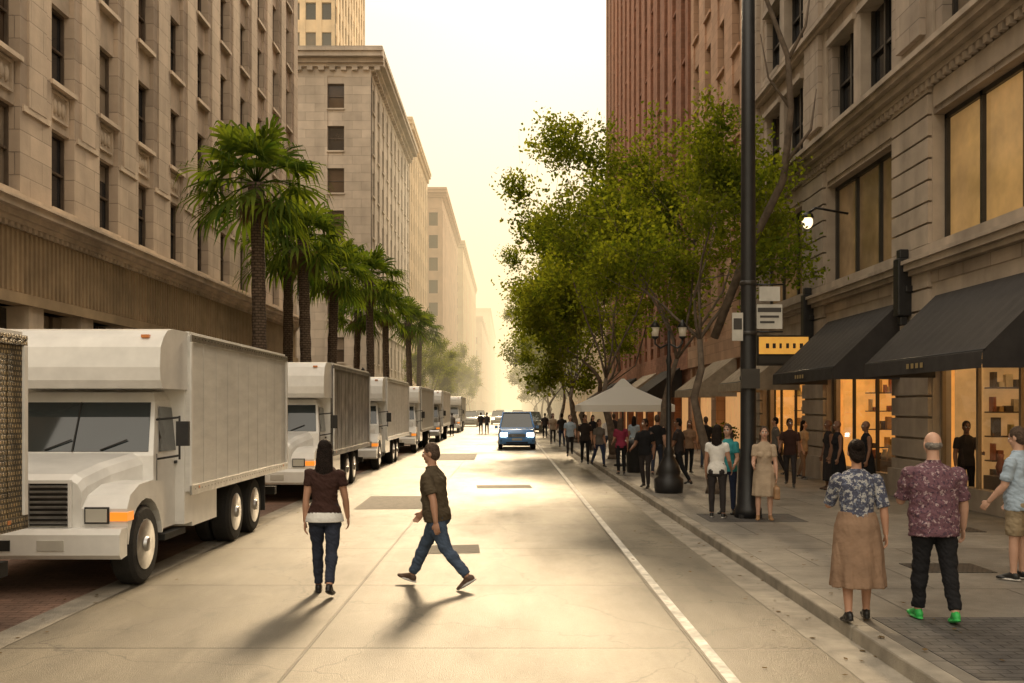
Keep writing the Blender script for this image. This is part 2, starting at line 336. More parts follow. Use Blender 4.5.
def building(name,x0,x1,y0,y1,h,street,wall,trim,base=5,fh=3.4,bay=3.0,ww=1.35,wh=2.0,bayf=5.2,detail=True,corn=1.0,front=True,proud=0):
    B=MB(); fs=('x+',x1) if street>0 else ('x-',x0)
    floors=int((h-base-1.6)/fh); top=base+floors*fh
    B.box(x0+.43,x1-.43,y0+.44,y1,.0,h-.3,g_dark)
    grid(B,fs,y0,y1,base,floors,fh,bay,ww,wh,.8,wall,trim,detail=detail,proud=proud)
    fbox(B,fs,y0,y1,top,h-.0,-.42,proud-.02,wall)
    fbox(B,fs,y0,y1,base-1.0,base,-.42,.15,trim)
    nb=max(2,round((y1-y0)/(bay*2)))
    for i in range(nb+1):
        c=y0+(y1-y0)*i/nb; fbox(B,fs,max(y0,c-.5),min(y1,c+.5),0,base-1,-.42,.02,wall)
        if i<nb: fbox(B,fs,c+.5,c+(y1-y0)/nb-.5,3,base-1,-.4,-.1,trim)
        if i<nb and street<0 and y0<120: fbox(B,fs,c+.6,c+(y1-y0)/nb-.6,.5,2.9,-.4,-.36,shopglow)
    prof=[(0,.25,.2),(.25,.6,.45*corn),(.6,1.0,.9*corn),(1.0,1.35,1.05*corn)]
    cornice(B,fs,y0,y1,h-1.1,prof,trim,(-.3,0,.3,.9) if detail else None)
    cornice(B,fs,y0,y1,base+fh*1+.1,[(0,.18,.12)],trim)
    if front:
        ff=('y-',y0)
        grid(B,ff,x0,x1,base,floors,fh,bayf,ww,wh,.8,wall,trim,detail=detail)
        fbox(B,ff,x0,x1,top,h,-.42,-.02,wall); fbox(B,ff,x0,x1,0,base,-.42,-.01,wall)
        a,b=(x0,x1+1.05*corn) if street>0 else (x0-1.05*corn,x1)
        cornice(B,ff,a,b,h-1.1,prof,trim,(-.3,0,.3,.9) if detail else None)
    B.box(x0+.2,x1-.2,y0+.2,y1-.2,h-.3,h+.06,trim)
    return B.obj(name)
building('cream_office_building',-45,-11,80,111,30.6,1,stoneB2,stoneB2,bay=3.1,bayf=5.6)
building('sand_office_building',-19.2,-11.2,112,139,34.5,1,stoneB3,stoneB3,bay=2.7,detail=False,corn=.5)
building('glass_office_tower',-44,-19.8,114,138,66,1,stoneB3,stoneB3,bay=2.2,bayf=1.9,ww=1.2,detail=False,corn=.2)
building('peach_office_building',-34,-9.9,150,196,35,1,stoneB4,stoneB4,bay=3.2,bayf=2.6,detail=False,corn=.7)
building('tall_hotel_building',-40,-9.3,206,290,36.5,1,stoneB3,stoneB3,bay=3.2,bayf=3.6,detail=False,corn=.4)
building('tan_office_building',-40,-8,305,420,30,1,stoneB4,stoneB4,bay=4,bayf=4,fh=4,detail=False,corn=.3)
building('tan_office_building',-40,-7.8,440,620,46,1,stoneB4,stoneB4,bay=5,bayf=5,fh=4,detail=False,corn=.3)
building('grey_office_building',-60,-6,700,900,36,1,stoneB3,stoneB3,bay=6,bayf=6,fh=5,detail=False,corn=.3)
building('brown_brick_tower',8.8,34,48,88,54,-1,brick,brick,bay=2.6,ww=1.15,wh=2.1,bayf=2.6,corn=.4,front=True,proud=.12)
building('tan_shop_building',8.8,34,104,160,24,-1,stoneB3,stoneB3,bay=3.4,detail=False,corn=.6)
building('cream_shop_building',8.8,34,161,300,27,-1,stoneB2,stoneB2,bay=3.4,detail=False,corn=.6,front=False)
building('tan_office_building',8.8,34,310,640,30,-1,stoneB4,stoneB4,bay=4,detail=False,corn=.6)
building('pink_stone_building',8.8,34,37.1,47.9,31,-1,pink,pink,bay=2.7,ww=1.3,wh=2.1,bayf=4,front=False)
goods=[M('goods_%d'%i,c,.6,ns=5) for i,c in enumerate([(.5,.3,.1),(.35,.12,.06),(.55,.45,.3),(.08,.06,.05),(.4,.33,.12)])]
warmwall_glow=M('shop_wall_warm_glow',(.55,.33,.13),.8,ns=2,na=.5,emit=(1,.42,.09),es=.7)  # interior light put into the wall itself as emission
beigewall_glow=M('shop_wall_beige_glow',(.45,.33,.2),.8,ns=2,na=.4,emit=(1,.52,.18),es=.3)  # beige wall glows too, its shop light added as weaker emission
lampE=M('lamp_glow',(1,.8,.5),.5,emit=(1,.66,.30),es=20)
B=MB(); F=('x-',8.8)
B.box(9.22,34,2,37,4.4,27.4,g_dark); B.box(12.3,34,2,37,0,4.4,frameD); B.box(8.8,12.3,1.6,2.0,0,27.4,stoneA); B.box(8.8,9.22,36.9,37.05,0,27.4,stoneA)
bays=[(2.2,6.9),(9.05,13.85),(15.9,20.7),(22.7,27.6),(29.6,34.5)]
piers=[(2.0,2.2)]+[(bays[i][1],bays[i+1][0]) for i in range(4)]+[(34.5,36.9)]
for a,b in piers:
    fbox(B,F,a,b,.1,27.4,-.42,-.03,stoneA2)
    z=.13
    while z<9:
        fbox(B,F,a+.02,b-.02,z,z+.4,-.03,.06,stoneA2); z+=.45
    if b-a>1:
        fbox(B,F,a-.02,b+.02,.1,.75,.06,.14,stoneA2)
        fbox(B,F,a+.35,b-.35,10.0,26.4,-.03,.10,stoneA)
for (a,b) in bays:
    fbox(B,F,a,b,3.95,4.7,-.6,-.02,stoneA2)
    fbox(B,F,a,b,4.7,5.42,-.5,.0,stoneA)
    W=b-a
    for q in range(3):
        fbox(B,F,a+W*q/3+.03,a+W*(q+1)/3-.03,5.5,8.2,-.40,-.36,g_gold_refl if a<22 else g_tan_refl)
    for q in range(4):
        c=a+W*q/3; c=min(max(c,a+.05),b-.05); fbox(B,F,c-.05,c+.05,5.5,8.2,-.36,-.28,frameD)
    fbox(B,F,a,b,8.1,8.2,-.355,-.28,frameD); fbox(B,F,a,b,5.5,5.6,-.355,-.28,frameD)
    fbox(B,F,a,b,8.2,8.9,-.42,-.05,stoneA); fbox(B,F,a+.1,b-.1,8.32,8.75,-.05,0.0,stoneA2)
    for k in range(5):
        z0=9.75+k*3.45; z1=z0+2.25
        fbox(B,F,a,b,z1,min(z0+3.45,27.3),-.42,-.06,stoneA)
        if k==0: fbox(B,F,a,b,9.4,9.75,-.42,-.06,stoneA)
        xs=[(a+.35,a+W*.5-.25),(a+W*.5+.25,b-.35)]
        fbox(B,F,a,a+.35,z0,z1,-.42,-.08,stoneA); fbox(B,F,b-.35,b,z0,z1,-.42,-.08,stoneA); fbox(B,F,a+W*.5-.25,a+W*.5+.25,z0,z1,-.42,-.02,stoneA2)
        for p,q in xs:
            fbox(B,F,p,q,z0,z1,-.41,-.38,glassmat()); m_=(p+q)/2
            fbox(B,F,m_-.05,m_+.05,z0,z1,-.37,-.27,frameD); fbox(B,F,p,q,z0+1.1,z0+1.17,-.37,-.29,frameD); fbox(B,F,p,p+.07,z0,z1,-.37,-.28,frameD); fbox(B,F,q-.07,q,z0,z1,-.37,-.28,frameD)
            fbox(B,F,p-.1,q+.1,z0-.14,z0,-.3,.1,stoneA2); fbox(B,F,p-.1,q+.1,z1,z1+.16,-.06,.06,stoneA2)
cornice(B,F,2,37,4.95,[(0,.1,.14),(.1,.24,.24),(.24,.32,.3),(.32,.55,.1)],stoneA2)
cornice(B,F,2,37,8.9,[(0,.12,.14),(.12,.28,.28),(.28,.4,.42),(.4,.52,.5)],stoneA2,(-.14,0,.12,.28))
cornice(B,F,2,37,12.6,[(0,.12,.14),(.12,.25,.25)],stoneA2)
cornice(B,F,2,37,26.6,[(0,.3,.3),(.3,.6,.6),(.6,1.0,.9)],stoneA2)
for bi,(a,b) in enumerate(bays):
    W=b-a; warm=bi in(3,4); wall_=warmwall_glow if warm else beigewall_glow
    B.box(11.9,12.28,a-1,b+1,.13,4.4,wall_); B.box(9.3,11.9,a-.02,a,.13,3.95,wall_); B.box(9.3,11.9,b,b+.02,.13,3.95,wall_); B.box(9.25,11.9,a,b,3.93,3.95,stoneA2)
    B.box(9.25,11.9,a,b,.13,.16,stoneA2)
    fbox(B,F,a,b,.13,.55,-.35,-.12,stoneA2)
    for q in range(4):
        c=min(max(a+W*q/3,a+.05),b-.05); fbox(B,F,c-.04,c+.04,.55,3.95,-.27,-.20,frameD if warm else bronze)
    fbox(B,F,a,b,2.95,3.03,-.27,-.20,frameD)
    B.poly([(9.045,a+.05,.55),(9.045,b-.05,.55),(9.045,b-.05,3.95),(9.045,a+.05,3.95)],pane)
    for k in range(3):
        c=a+W*(k+.5)/3; B.box(9.75,10.0,c-.3,c+.3,3.86,3.92,lampE)
    for sh in range(6):
        z=.5+sh*.5; B.box(9.9,11.5,b-.35,b-.02,z,z+.03,frameB)
        g=9.95
        while g<11.4:
            wd=random.uniform(.05,.16); hgt=random.uniform(.08,.38)
            if random.random()<.8: B.box(g,g+wd,b-.3,b-.1-random.uniform(0,.08),z+.03,z+.03+hgt,random.choice(goods))
            g+=wd+random.uniform(.01,.08)
    for sy in range(4):
        c=a+W*(sy+.4)/4.4
        for sh in range(5):
            z=.5+sh*.62; B.box(11.5,11.88,c-.5,c+.5,z,z+.04,frameB)
            for g in range(5):
                hgt=random.uniform(.15,.42); cc=c-.42+g*.2; B.box(11.55,11.8,cc-.06,cc+.07,z+.04,z+.04+hgt,random.choice(goods))
    B.box(9.6,10.2,a+.4,b-.6,.16,.75,frameB)
    for g in range(10):
        c=a+.6+(W-1.4)*g/9; h_=random.uniform(.15,.55)
        B.revolve([(.06,.75),(.10,.75+h_*.4),(.05,.75+h_*.8),(.07,.75+h_)],(9.85,c,0),random.choice(goods),10)
B.obj('stone_shop_building')

goldL=M('gold_letter',(.5,.38,.18),.4,metal=.6)
def awning(y0,y1,zt,zf,proj,m,name='shop_awning',px=8.74):
    B=MB(); xf=px-proj
    n=12
    for i in range(n):
        a=y0+(y1-y0)*i/n; b=y0+(y1-y0)*(i+1)/n; am=(a+b)/2; sag=.03
        for (p,q,zp,zq) in ((a,am,0,-sag),(am,b,-sag,0)):
            B.add([(px,p,zt),(px,q,zt),((px+xf)/2,q,(zt+zf)/2+zq),((px+xf)/2,p,(zt+zf)/2+zp),(xf,q,zf),(xf,p,zf)],[(0,3,2,1),(3,5,4,2)],m,True)
    for y in (y0,y1): B.poly([(px,y,zt),(xf,y,zf),(px,y,zf)],m)
    k=28; vs=[];fs=[]
    for i in range(k+1):
        y=y0+(y1-y0)*i/k; off=.012*sin(i*1.9); vs+=[(xf,y,zf),(xf+off-.01,y,zf-.26)]
    for i in range(k): fs.append((2*i,2*i+1,2*i+3,2*i+2))
    B.add(vs,fs,m,True)
    for y in (y0,y1): B.poly([(px,y+.001,zf),(xf,y+.001,zf),(xf,y+.001,zf-.26),(px,y+.001,zf-.26)],m)
    for y in (y0+.05,y1-.05): B.tube([(px,y,zf+.02),(xf+.03,y,zf+.02)],[.02,.02],black,6)
    B.tube([(xf+.03,y0,zf+.02),(xf+.03,y1,zf+.02)],[.02,.02],black,6)
    if m is awn and y0<30:
        for q in range(4): B.box(xf-.035,xf-.03,(y0+y1)/2-.4+q*.2,(y0+y1)/2-.4+q*.2+.11,zf-.17,zf-.08,goldL)
    return B.obj(name)
awning(15.3,20.35,4.4,2.98,1.45,awn); awning(22.2,27.2,4.45,3.0,1.5,awn); awning(8.6,13.9,4.4,2.98,1.45,awn)
awning(29.8,34.2,4.1,2.9,1.5,awnB); awning(38,42,4.1,2.8,1.7,awnB); awning(50,56,4.2,2.9,1.8,awn); awning(58,64,4.2,2.9,1.8,awnB); awning(67,74,4.2,2.9,2,awn); awning(78,85,4.2,2.9,2,awn)
for y in (21.7,28.6,35.7):
    B=MB(); B.box(8.45,8.75,y-.15,y+.15,4.1,5.35,black); B.box(8.5,8.7,y-.1,y+.1,5.35,5.55,black); B.box(8.52,8.68,y-.09,y+.09,3.9,4.1,black); B.box(8.6,8.76,y-.2,y+.2,4.6,4.75,black); B.obj('wall_lantern',bevel=.02)
lampG=M('globe_glow',(1,.8,.5),.5,emit=(1,.76,.44),es=2.2)
B=MB(); B.tube([(8.75,25.6,7.1),(7.9,25.6,7.25),(7.7,25.6,7.1)],[.03,.03,.03],black,8); B.ell((7.7,25.6,6.88),((.14,0,0),(0,.14,0),(0,0,.17)),lampG); B.revolve([(.02,.26),(.12,.22),(.16,.13),(.15,.10)],(7.7,25.6,6.88),black); B.obj('globe_wall_lamp')
signY=M('sign_yellow',(.75,.4,.08),.5,ns=3,emit=(1,.48,.08),es=.45); signW=M('sign_white',(.5,.48,.43),.6,ns=4,na=.15); ink=M('sign_ink',(.05,.045,.04),.7)
B=MB(); B.box(7.0,8.5,28,28.25,3.3,4.15,frameD); B.box(7.06,8.45,27.985,28,3.62,4.1,signY); B.box(7.06,8.45,27.985,28,3.35,3.55,ink)
for i in range(6): B.box(7.25+i*.19,7.25+i*.19+random.uniform(.06,.13),27.975,27.985,3.78,3.92,ink)
B.box(8.5,8.8,28.05,28.2,3.6,3.75,black); B.obj('hanging_shop_sign',bevel=.01)

# ---------------------------------------------------------------- street furniture
def street_pole(x,y):
    B=MB()
    B.revolve([(.24,.13),(.24,.3),(.2,.36),(.17,1.1),(.14,1.25),(.135,4),(.125,7),(.11,11.2)],(x,y,0),black,18)
    B.tube([(x,y,11.0),(x-.8,y,11.5),(x-2.2,y,11.7)],[.06,.05,.05],black,8); B.ell((x-2.4,y,11.65),((.35,0,0),(0,.15,0),(0,0,.08)),black)
    B.box(x-.2,x+.2,y-.2,y+.2,.12,.2,black)
    yb=y-.02; x0=x+.14; zz=3.52
    B.box(x0,x0+.46,yb-.03,yb,zz,zz+.44,signW); B.box(x0+.02,x0+.44,yb-.034,yb-.03,zz+.30,zz+.38,ink); B.box(x0+.06,x0+.40,yb-.034,yb-.03,zz+.2,zz+.24,ink); B.box(x0+.06,x0+.32,yb-.034,yb-.03,zz+.1,zz+.14,ink)
    B.box(x0+.05,x0+.42,yb-.025,yb,zz+.5,zz+.76,signW); B.tube([(x0+.0,yb+.01,zz-.05),(x0+.48,yb+.01,zz-.05)],[.015,.015],black,6); B.tube([(x0+.0,yb+.01,zz+.8),(x0+.48,yb+.01,zz+.8)],[.015,.015],black,6)
    B.box(x-.32,x-.13,y-.16,y-.12,3.3,3.8,signW); B.box(x-.3,x-.15,y-.165,y-.16,3.5,3.7,ink); B.box(x-.16,x+.16,y-.2,y-.1,2.45,2.8,frameD)
    for z in (3.4,4.3,2.6): B.revolve([(.145,z),(.155,z+.02),(.155,z+.06),(.145,z+.08)],(x,y,0),frameD,18)
    return B.obj('street_lamp_pole')
street_pole(4.32,17.9)
frosted=M('frosted_glass',(.35,.31,.25),.3,emit=(1,.75,.45),es=.12)
def orn_lamp(x,y):
    B=MB()
    B.revolve([(.32,.13),(.34,.25),(.34,.45),(.25,.52),(.28,.62),(.22,.8),(.11,1.0),(.14,1.08),(.07,1.2),(.05,3.1),(.075,3.2),(.04,3.35),(.035,3.9)],(x,y,0),black,16)
    for s in (-1,1):
        B.tube([(x,y,3.6),(x+s*.2,y,3.5),(x+s*.32,y,3.6),(x+s*.32,y,3.7)],[.022]*4,black,7)
        B.revolve([(.03,0),(.08,.04),(.09,.07)],(x+s*.32,y,3.7),black,8); B.revolve([(.07,.07),(.10,.28)],(x+s*.32,y,3.7),frosted,6); B.revolve([(.13,.28),(.06,.38),(.01,.46)],(x+s*.32,y,3.7),black,8)
    return B.obj('ornamental_street_lamp')
orn_lamp(3.75,23.2); orn_lamp(3.7,58); orn_lamp(-7.6,50)
def umbrella(x,y,r,zt,ze):
    B=MB(); rings=[]
    for t,rr in ((0,.03),(.25,.22),(.6,.6),(1,1)):
        z=zt-(zt-ze)*(t**.8); rings.append([(x+rr*r*cos(pi/4+k*pi/2)*1.3,y+rr*r*sin(pi/4+k*pi/2)*1.3,z) for k in range(4)])
    rings.append([(p[0],p[1],ze-.22) for p in rings[-1]])
    B.loft(rings,umb,False,False)
    B.tube([(x,y,.13),(x,y,zt)],[.035,.035],frameD,8); B.revolve([(.3,.13),(.3,.2),(.1,.25)],(x,y,0),black)
    return B.obj('market_umbrella')
umbrella(3.9,33.8,1.65,3.1,2.2)
def planter(x,y):
    B=MB(); B.revolve([(.28,.13),(.36,.3),(.42,.75),(.46,.8),(.38,.8),(.36,.7)],(x,y,0),black,16)
    vs=[];fs=[]
    for i in range(500):
        c=V((random.gauss(0,.2),random.gauss(0,.2),.85+abs(random.gauss(0,.2)))); d=V((random.uniform(-1,1),random.uniform(-1,1),random.uniform(-.2,1))).normalized()*.1; s_=d.orthogonal()*.4
        o=len(vs); c=c+V((x,y,.13)); vs+=[c,c+d*.5+s_,c+d,c+d*.5-s_]; fs.append((o,o+1,o+2,o+3))
    B.add(vs,fs,leafM); return B.obj('planter')
planter(7.9,36.4)
def bin_(x,y):
    B=MB(); B.revolve([(.24,.13),(.26,.18),(.29,.95),(.32,.98),(.32,1.05),(.2,1.15),(.05,1.2)],(x,y,0),black,18)
    return B.obj('litter_bin')
bin_(3.9,30.5)

# ---------------------------------------------------------------- vehicles
white=M('truck_white_paint',(.78,.77,.74),.32,ns=1.2,na=.06,ns2=3,na2=.08,coat=.3)
alu=M('truck_box_alu',(.65,.64,.61),.42,ns=.7,na=.10,ns2=1.5,na2=.10,st2=(1,1,5),bump=.25,bs=26)
meshG=M('truck_mesh_gold',(.30,.22,.11),.5,ns=5,na=.6,bump=1.5,bs=60,blocks=(.05,.05,.012,.2))
greyV=M('truck_grey_paint',(.36,.35,.32),.4,ns=1.5,na=.1)
darkV=M('truck_dark_wrap',(.12,.11,.10),.4,ns=1.2,na=.7,ns2=2.5,na2=.5)
rub=M('tyre_rubber',(.018,.017,.016),.85,ns=8,bump=.5)
chrome=M('wheel_metal',(.5,.5,.5),.28,metal=.9,ns=8,na=.2)
vglass=M('vehicle_glass',(.02,.028,.03),.04,ns=.5,na=.3,coat=.5)
amber=M('amber_lens',(.8,.25,.03),.3,emit=(1,.3,.03),es=.7)
amberM=M('marker_lens',(.6,.2,.05),.3)
headl=M('headlight_lens',(.5,.48,.42),.12)
under=M('chassis_black',(.02,.019,.018),.7,ns=5)
def wheel(B,x,y,r,wd,sg):
    B.revolve([(.3*r,-wd/2),(.9*r,-wd/2),(r,-wd/2+.04),(r,wd/2-.04),(.9*r,wd/2),(.63*r,wd/2)],(x,y,r),rub,28,'x',sg)
    B.revolve([(.64*r,wd/2+.004),(.60*r,wd/2-.02),(.57*r,wd/2-.05),(.40*r,wd/2-.07),(.33*r,wd/2-.02),(.2*r,wd/2+.0),(.17*r,wd/2+.04),(.02,wd/2+.05)],(x,y,r),chrome,24,'x',sg)
    for k in range(8):
        a=2*pi*k/8; B.revolve([(.018,0),(.018,.03)],(x+sg*(wd/2-.03),y+.29*r*cos(a),r+.29*r*sin(a)),under,6,'x',sg)
        a+=pi/8; B.revolve([(.085*r,0),(.085*r,.02)],(x+sg*(wd/2-.07),y+.49*r*cos(a),r+.49*r*sin(a)),under,8,'x',sg)
def truck(x,y,bl=5.8,zt=3.12,boxm=alu,cabm=white,nose=True,tandem=True):
    B=MB(); hw=1.2
    B.prism([(0,.45),(.0,.68),(.06,.74),(.22,.74),(.22,.42),(.05,.40)],-1.12,1.12,white if cabm is white else chrome)
    B.box(-.5,-.1,-.012,0,.5,.62,under); B.box(.2,.5,-.012,0,.5,.62,signW)
    def sec(y_,h,z0,z1,c=.14): return [(-h,y_,z0),(h,y_,z0),(h,y_,z1-c),(h-c*.35,y_,z1-c*.35),(h-c,y_,z1),(-h+c,y_,z1),(-h+c*.35,y_,z1-c*.35),(-h,y_,z1-c)]
    B.loft([sec(.22,.60,.72,1.28),sec(.30,.63,.7,1.34),(sec(.8,.70,.7,1.44)),sec(1.38,.90,.7,1.54)],cabm,False)
    B.box(-.47,.47,.19,.215,.76,1.24,under)
    for i in range(8): B.box(-.46,.46,.165,.189,.785+i*.058,.81+i*.058,chrome)
    B.box(-.50,.50,.17,.217,1.24,1.28,cabm); B.box(-.50,-.465,.17,.217,.74,1.24,cabm); B.box(.465,.50,.17,.217,.74,1.24,cabm); B.box(-.03,.03,.16,.19,.76,1.24,chrome)
    for s in (-1,1):
        arch=[]; wc=(.82,.46); ra=.56
        for i in range(11):
            a=radians(172-164*i/10); arch.append((wc[0]+ra*cos(a),wc[1]+ra*sin(a)))
        prof=[(.24,.6),(.22,.95),(.32,1.10),(.6,1.2),(1.0,1.22),(1.42,1.18),(1.42,.6)]+arch[::-1]
        xa,xb=(.58,1.12) if s>0 else (-1.12,-.58)
        B.prism(prof,xa,xb,cabm)
        xo=.66 if s>0 else -.90
        B.box(xo,xo+.24,.185,.225,.80,.95,headl); B.box(xo-.02,xo+.26,.20,.222,.78,.97,under)
        xo2=.93 if s>0 else -1.13
        B.box(xo2,xo2+.20,.2,.4,.81,.91,amber)
        wheel(B,s*.98,.82,.47,.27,s)
    B.loft([[(-1.02,1.34,.55),(1.02,1.34,.55),(1.02,2.5,.55),(-1.02,2.5,.55)],[(-1.02,1.34,1.5),(1.02,1.34,1.5),(1.02,2.5,1.5),(-1.02,2.5,1.5)],[(-.93,1.66,2.18),(.93,1.66,2.18),(.96,2.5,2.2),(-.96,2.5,2.2)],[(-.85,1.8,2.3),(.85,1.8,2.3),(.9,2.5,2.32),(-.9,2.5,2.32)]],cabm,False)
    B.add([(-.95,1.355,1.55),(.95,1.355,1.55),(.88,1.64,2.17),(-.88,1.64,2.17),(-.95,1.40,1.55),(.95,1.40,1.55),(.88,1.7,2.17),(-.88,1.7,2.17)],[(0,1,2,3),(0,3,7,4),(1,5,6,2),(2,6,7,3),(0,4,5,1)],vglass)
    B.tube([(0,1.345,1.55),(0,1.635,2.17)],[.012,.012],under,5)
    for s in (-1,1):
        q=[(1.028,1.52,1.54),(1.028,2.22,1.54),(.972,2.22,2.10),(.958,1.72,2.12)]
        if s<0: q=[(-a,b,c) for a,b,c in q][::-1]
        B.poly(q,vglass)
        for yy in (1.45,2.3): B.box(s*1.021-.004,s*1.021+.004,yy,yy+.015,.7,1.52,under)
        B.box(s*1.035-.012,s*1.035+.012,2.1,2.24,1.36,1.4,under)
        B.tube([(s*1.0,1.5,1.95),(s*1.32,1.42,1.98)],[.015,.015],under,6); B.tube([(s*1.0,1.5,1.45),(s*1.32,1.42,1.5)],[.015,.015],under,6); B.tube([(s*1.32,1.42,1.45),(s*1.32,1.42,2.0)],[.015,.015],under,6)
        B.box(s*1.36-.08,s*1.36+.08,1.40,1.46,1.62,1.93,under)
        B.box(s*1.05-.12,s*1.05+.06,1.5,2.3,.42,.5,under)
        wx=s*.35; B.tube([(wx,1.345,1.57),(wx+.32,1.40,1.70)],[.010,.010],under,5)
    y0=2.2; y1=y0+bl
    if nose:
        pr=[(1.24,2.34),(1.16,2.44),(1.14,2.6),(1.17,2.85),(1.28,zt-.14),(1.42,zt-.05),(1.62,zt-.015),(2.3,zt-.01),(2.3,2.34)]
        B.prism(pr,-hw+.03,hw-.03,white if boxm is not meshG else boxm)
        B.prism([(2.16,.55),(2.16,2.4),(2.52,2.4),(2.52,.55)],-1.14,1.14,white)
        for q in (-.95,.95): B.box(q-.05,q+.05,1.24,1.30,zt-.15,zt-.11,amberM)
    B.box(-hw,hw,y0,y1,.98,zt-.06,boxm); B.box(-hw+.02,hw-.02,y0+.02,y1-.02,zt-.06,zt,white)
    for s in (-1,1):
        B.box(s*(hw+.011)-.012,s*(hw+.011)+.012,y0,y1,zt-.14,zt-.04,chrome if boxm is alu else boxm); B.box(s*(hw+.013)-.014,s*(hw+.013)+.014,y0,y1,.93,1.06,chrome if boxm is alu else boxm)
        B.box(s*(hw+.012)-.013,s*(hw+.012)+.013,y0-.002,y0+.07,1.06,zt-.14,white); B.box(s*(hw+.012)-.013,s*(hw+.012)+.013,y1-.07,y1+.002,1.06,zt-.14,white)
        yy=y0+.6
        while yy<y1-.3: B.box(s*(hw+.001)-.003,s*(hw+.001)+.003,yy,yy+.02,1.06,zt-.14,boxm); yy+=.6
        yy=y0+.15
        while yy<y1:
            for zz in (zt-.09,.995): B.box(s*(hw+.026)-.003,s*(hw+.026)+.003,yy,yy+.02,zz,zz+.018,under)
            yy+=.15
        B.box(s*(hw+.02)-.01,s*(hw+.02)+.01,y0+.3,y0+.36,1.0,1.04,amberM); B.box(s*(hw+.02)-.01,s*(hw+.02)+.01,y1-.4,y1-.34,1.0,1.04,amberM)
        B.box(min(s*.75,s*1.12),max(s*.75,s*1.12),2.56,3.7,.48,.93,white if s>0 else under)
        ax=[y0+2.45,y0+3.6] if tandem else [y0+bl*.62]
        for a in ax: wheel(B,s*1.0,a,.46,.3,s); wheel(B,s*.72,a,.46,.22,s)
        B.box(min(s*.85,s*1.17),max(s*.85,s*1.17),ax[-1]+.62,ax[-1]+.65,.3,.95,under)
    B.box(-.5,.5,.4,y1-.2,.55,.93,under); B.box(-1.0,1.0,y1-.1,y1+.06,.45,.6,under)
    for a in ax: B.tube([(-1,a,.46),(1,a,.46)],[.08,.08],under,8)
    return B.obj('box_truck',(x,y,.004),bevel=.014)
truck(-5.45,11.1,5.8)
truck(-5.9,1.75,5.75,2.84,meshG)
truck(-5.45,22.0,6.4,3.2,darkV)
truck(-5.5,33.2,7.8,3.2,alu)
truck(-5.4,46,8,3.15,greyV,white,tandem=False)
truck(-5.3,60.5,8,3.2,alu,greyV,tandem=False)
truck(-5.2,84,8,3.1,darkV,white,tandem=False)
headl2=M('headlight_on',(1,.9,.7),.2,emit=(1,.93,.75),es=12)
def car(x,y,paint,rot=0,lights=True,h=1.78,name='car'):
    B=MB()
    def sec(y_,h_,z0,z1,t): return [(-h_+.05,y_,z0),(h_-.05,y_,z0),(h_,y_,z0+.12),(h_,y_,(z0+z1)/2+.1),(h_-t,y_,z1),(-h_+t,y_,z1),(-h_,y_,(z0+z1)/2+.1),(-h_,y_,z0+.12)]
    B.loft([sec(.0,.80,.42,.86,.2),sec(.10,.90,.30,.96,.12),sec(.5,.95,.26,1.04,.1),sec(1.2,.96,.26,1.12,.08),sec(4.3,.96,.28,1.14,.08),sec(4.75,.9,.35,1.08,.1)],paint)
    gz=[(1.15,.86,1.1),(1.95,.70,h-.06),(4.1,.70,h-.04),(4.6,.84,1.1)]
    vs=[];
    for y_,h_,z in gz: vs+=[(-h_,y_,z),(h_,y_,z)]
    B.add(vs,[(0,1,3,2),(2,3,5,4),(4,5,7,6)],vglass); B.add([(-.87,1.15,1.1),(-.7,1.95,h-.06),(-.7,4.1,h-.04),(-.87,4.6,1.1)],[(0,1,2,3)],vglass); B.add([(.87,1.15,1.1),(.7,1.95,h-.06),(.7,4.1,h-.04),(.87,4.6,1.1)],[(3,2,1,0)],vglass)
    B.box(-.72,.72,1.92,4.15,h-.05,h+.0,paint)
    for s in (-1,1):
        B.tube([(s*.88,1.13,1.1),(s*.71,1.94,h-.04)],[.05,.045],paint,6); B.tube([(s*.88,2.9,1.1),(s*.71,2.9,h-.04)],[.04,.03],paint,6); B.tube([(s*.87,4.6,1.1),(s*.71,4.12,h-.04)],[.06,.05],paint,6)
        B.tube([(s*.71,1.94,h-.03),(s*.71,4.12,h-.03)],[.04,.04],paint,6)
        for a in (.9,3.75): wheel(B,s*.84,a,.35,.22,s)
        B.box(min(s*.50,s*.84),max(s*.50,s*.84),-.03,.06,.66,.86,headl2 if lights else headl); B.box(min(s*.98,s*1.14),max(s*.98,s*1.14),1.35,1.45,1.05,1.2,paint)
        B.box(min(s*.6,s*.82),max(s*.6,s*.82),.01,.05,.42,.5,under)
    B.box(-.46,.46,-.01,.02,.64,.80,under); B.box(-.55,.55,.02,.06,.32,.45,under); B.box(-.26,.26,-.02,0,.47,.58,signW)
    for i in range(3): B.box(-.45,.45,-.02,-.01,.665+i*.05,.68+i*.05,chrome)
    B.box(-.7,.7,.2,4.6,.2,.3,under)
    return B.obj(name,(x,y,0),bevel=.012,rot=rot)
blue=M('car_paint_blue',(.14,.36,.80),.3,ns=2,na=.08,coat=.6); cb=M('car_paint_black',(.02,.02,.022),.25,coat=.5); cs=M('car_paint_silver',(.4,.4,.4),.3,metal=.4,coat=.4)
car(.46,50,blue,h=1.9,name='blue_van'); car(2.0,84,cb,lights=False); car(2.1,97,cs,lights=False); car(-1.2,125,cs); car(1.5,150,cb); car(-4.2,140,cb); car(-1.5,190,cb); car(-4.3,112,cs,lights=False)

